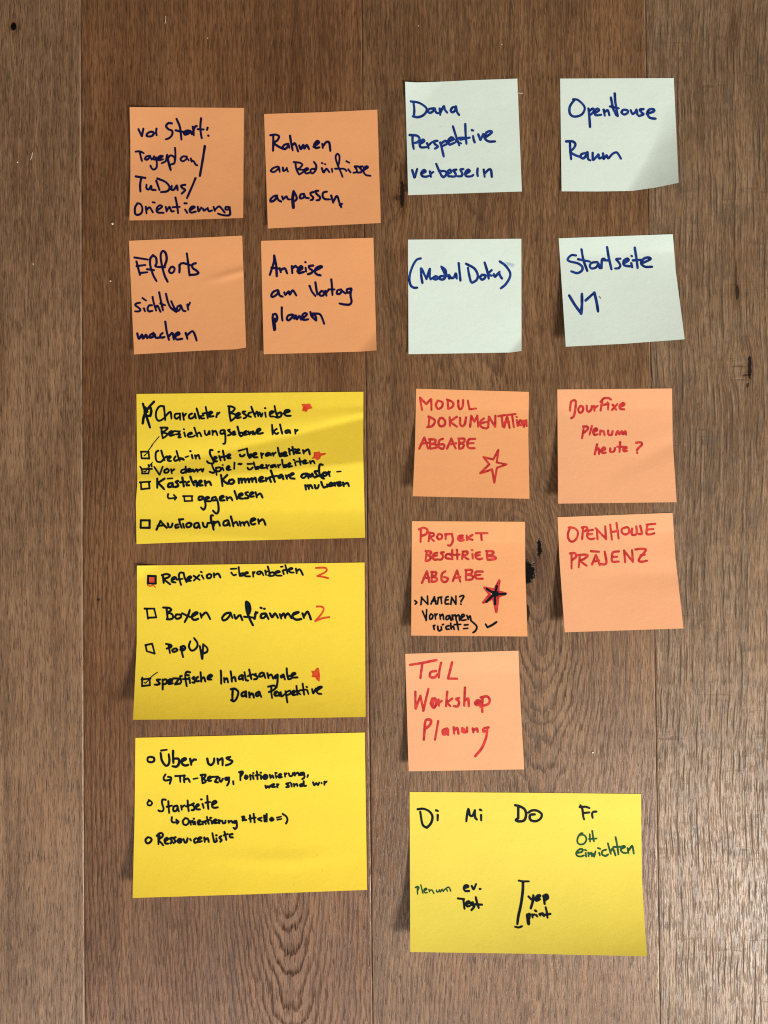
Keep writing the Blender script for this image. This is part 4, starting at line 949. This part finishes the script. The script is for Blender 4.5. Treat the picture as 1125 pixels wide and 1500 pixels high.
n.write('bracket', 'black', [(*e[:3], 3.6, '292 110 290 230 265 420 230 580 215 692'), (*e[:3], 2.7, '235 95 290 105 375 105/185 730 235 738 280 722')])
n.write('handwriting', 'black', [(*e[:3], 3.6, '370 315 415 360/435 300 430 370 400 475/465 355 525 305 500 300 470 330 475 370 525 350/580 310 590 415/570 310 620 290 635 330 600 360/600 310 615 335')])
n.write('handwriting', 'black', [(*e[:3], 4.8, '355 568 362 625 370 690/380 560 374 610'), (*e[:3], 3.2, '420 560 425 600/425 575 450 560/475 570 490 587/460 507 475 515/520 555 530 572/535 555 565 545 580 582/605 465 620 530 630 605/570 570 670 552')])


# ------------------------------------------------------------------ crumbs and lint on the boards
M_crumb = ink_material('crumb_white', (0.45, 0.38, 0.30), (0.66, 0.60, 0.52), 0.8)


def crumb(px, py, r, label, seed):
    rs = np.random.RandomState(seed)
    ico = bpy.data.meshes.new('crumb')
    import bmesh
    bm = bmesh.new()
    bmesh.ops.create_icosphere(bm, subdivisions=2, radius=r)
    for v in bm.verts:
        v.co *= 1 + rs.uniform(-.22, .22)
        v.co.z *= 0.6
    bm.to_mesh(ico); bm.free()
    ico.materials.append(M_crumb)
    o = bpy.data.objects.new('crumb', ico)
    p = at(px, py, 0)
    o.location = (p[0], p[1], r * 0.55)
    COL.objects.link(o)
    o['label'] = label; o['category'] = 'crumb'; o['group'] = 'pale crumbs scattered on the boards'


def thread(pts, rad, label):
    cu = []
    q = catmull(np.array(pts, float), 8)
    p = at(q[:, 0], q[:, 1], 0); p[:, 2] = rad * 1.6 + 0.0002
    verts, faces = [], []
    for i in range(len(p)):
        t = p[min(i + 1, len(p) - 1)] - p[max(i - 1, 0)]
        t = t / np.linalg.norm(t)
        s = np.array([-t[1], t[0], 0.0])
        for k in range(6):
            a = k * math.pi / 3
            verts.append(tuple(p[i] + rad * (math.cos(a) * s + math.sin(a) * np.array([0, 0, 1.0]))))
    for i in range(len(p) - 1):
        for k in range(6):
            faces.append((i * 6 + k, i * 6 + (k + 1) % 6, (i + 1) * 6 + (k + 1) % 6, (i + 1) * 6 + k))
    faces += [tuple(range(5, -1, -1)), tuple(range((len(p) - 1) * 6, len(p) * 6))]
    me = bpy.data.meshes.new('lint_thread')
    me.from_pydata(verts, [], faces)
    me.materials.append(M_crumb)
    o = bpy.data.objects.new('lint_thread', me)
    COL.objects.link(o)
    o['label'] = label; o['category'] = 'thread'; o['group'] = 'bits of lint on the boards'


crumb(165, 328, 0.0008, 'largest white crumb, left of the Efforts and Vor Start notes', 1)
crumb(162, 412, 0.0006, 'small white crumb left of the Efforts note', 2)
crumb(26, 238, 0.0006, 'white crumb on the leftmost board below its knot', 3)
crumb(304, 56, 0.0004, 'tiny crumb above the Vor Start note', 4)
crumb(613, 38, 0.0004, 'tiny pale crumb near the top edge above the verbessern note', 5)
crumb(868, 1102, 0.0006, 'tiny crumb between the TdL note and the right seam', 6)
crumb(49, 387, 0.0005, 'tiny crumb at the edge of the leftmost board', 7)
crumb(735, 65, 0.0004, 'tiny crumb above the gap between the top green notes', 8)
thread([(45, 235), (47, 230), (48, 224)], 0.00022, 'short pale lint thread on the leftmost board')
thread([(242, 35), (243, 29), (243, 24)], 0.00020, 'short pale lint thread near the top above Vor Start')
thread([(758, 136.5), (762, 137), (766, 137)], 0.00022, 'short pale thread at the right edge of the verbessern note')
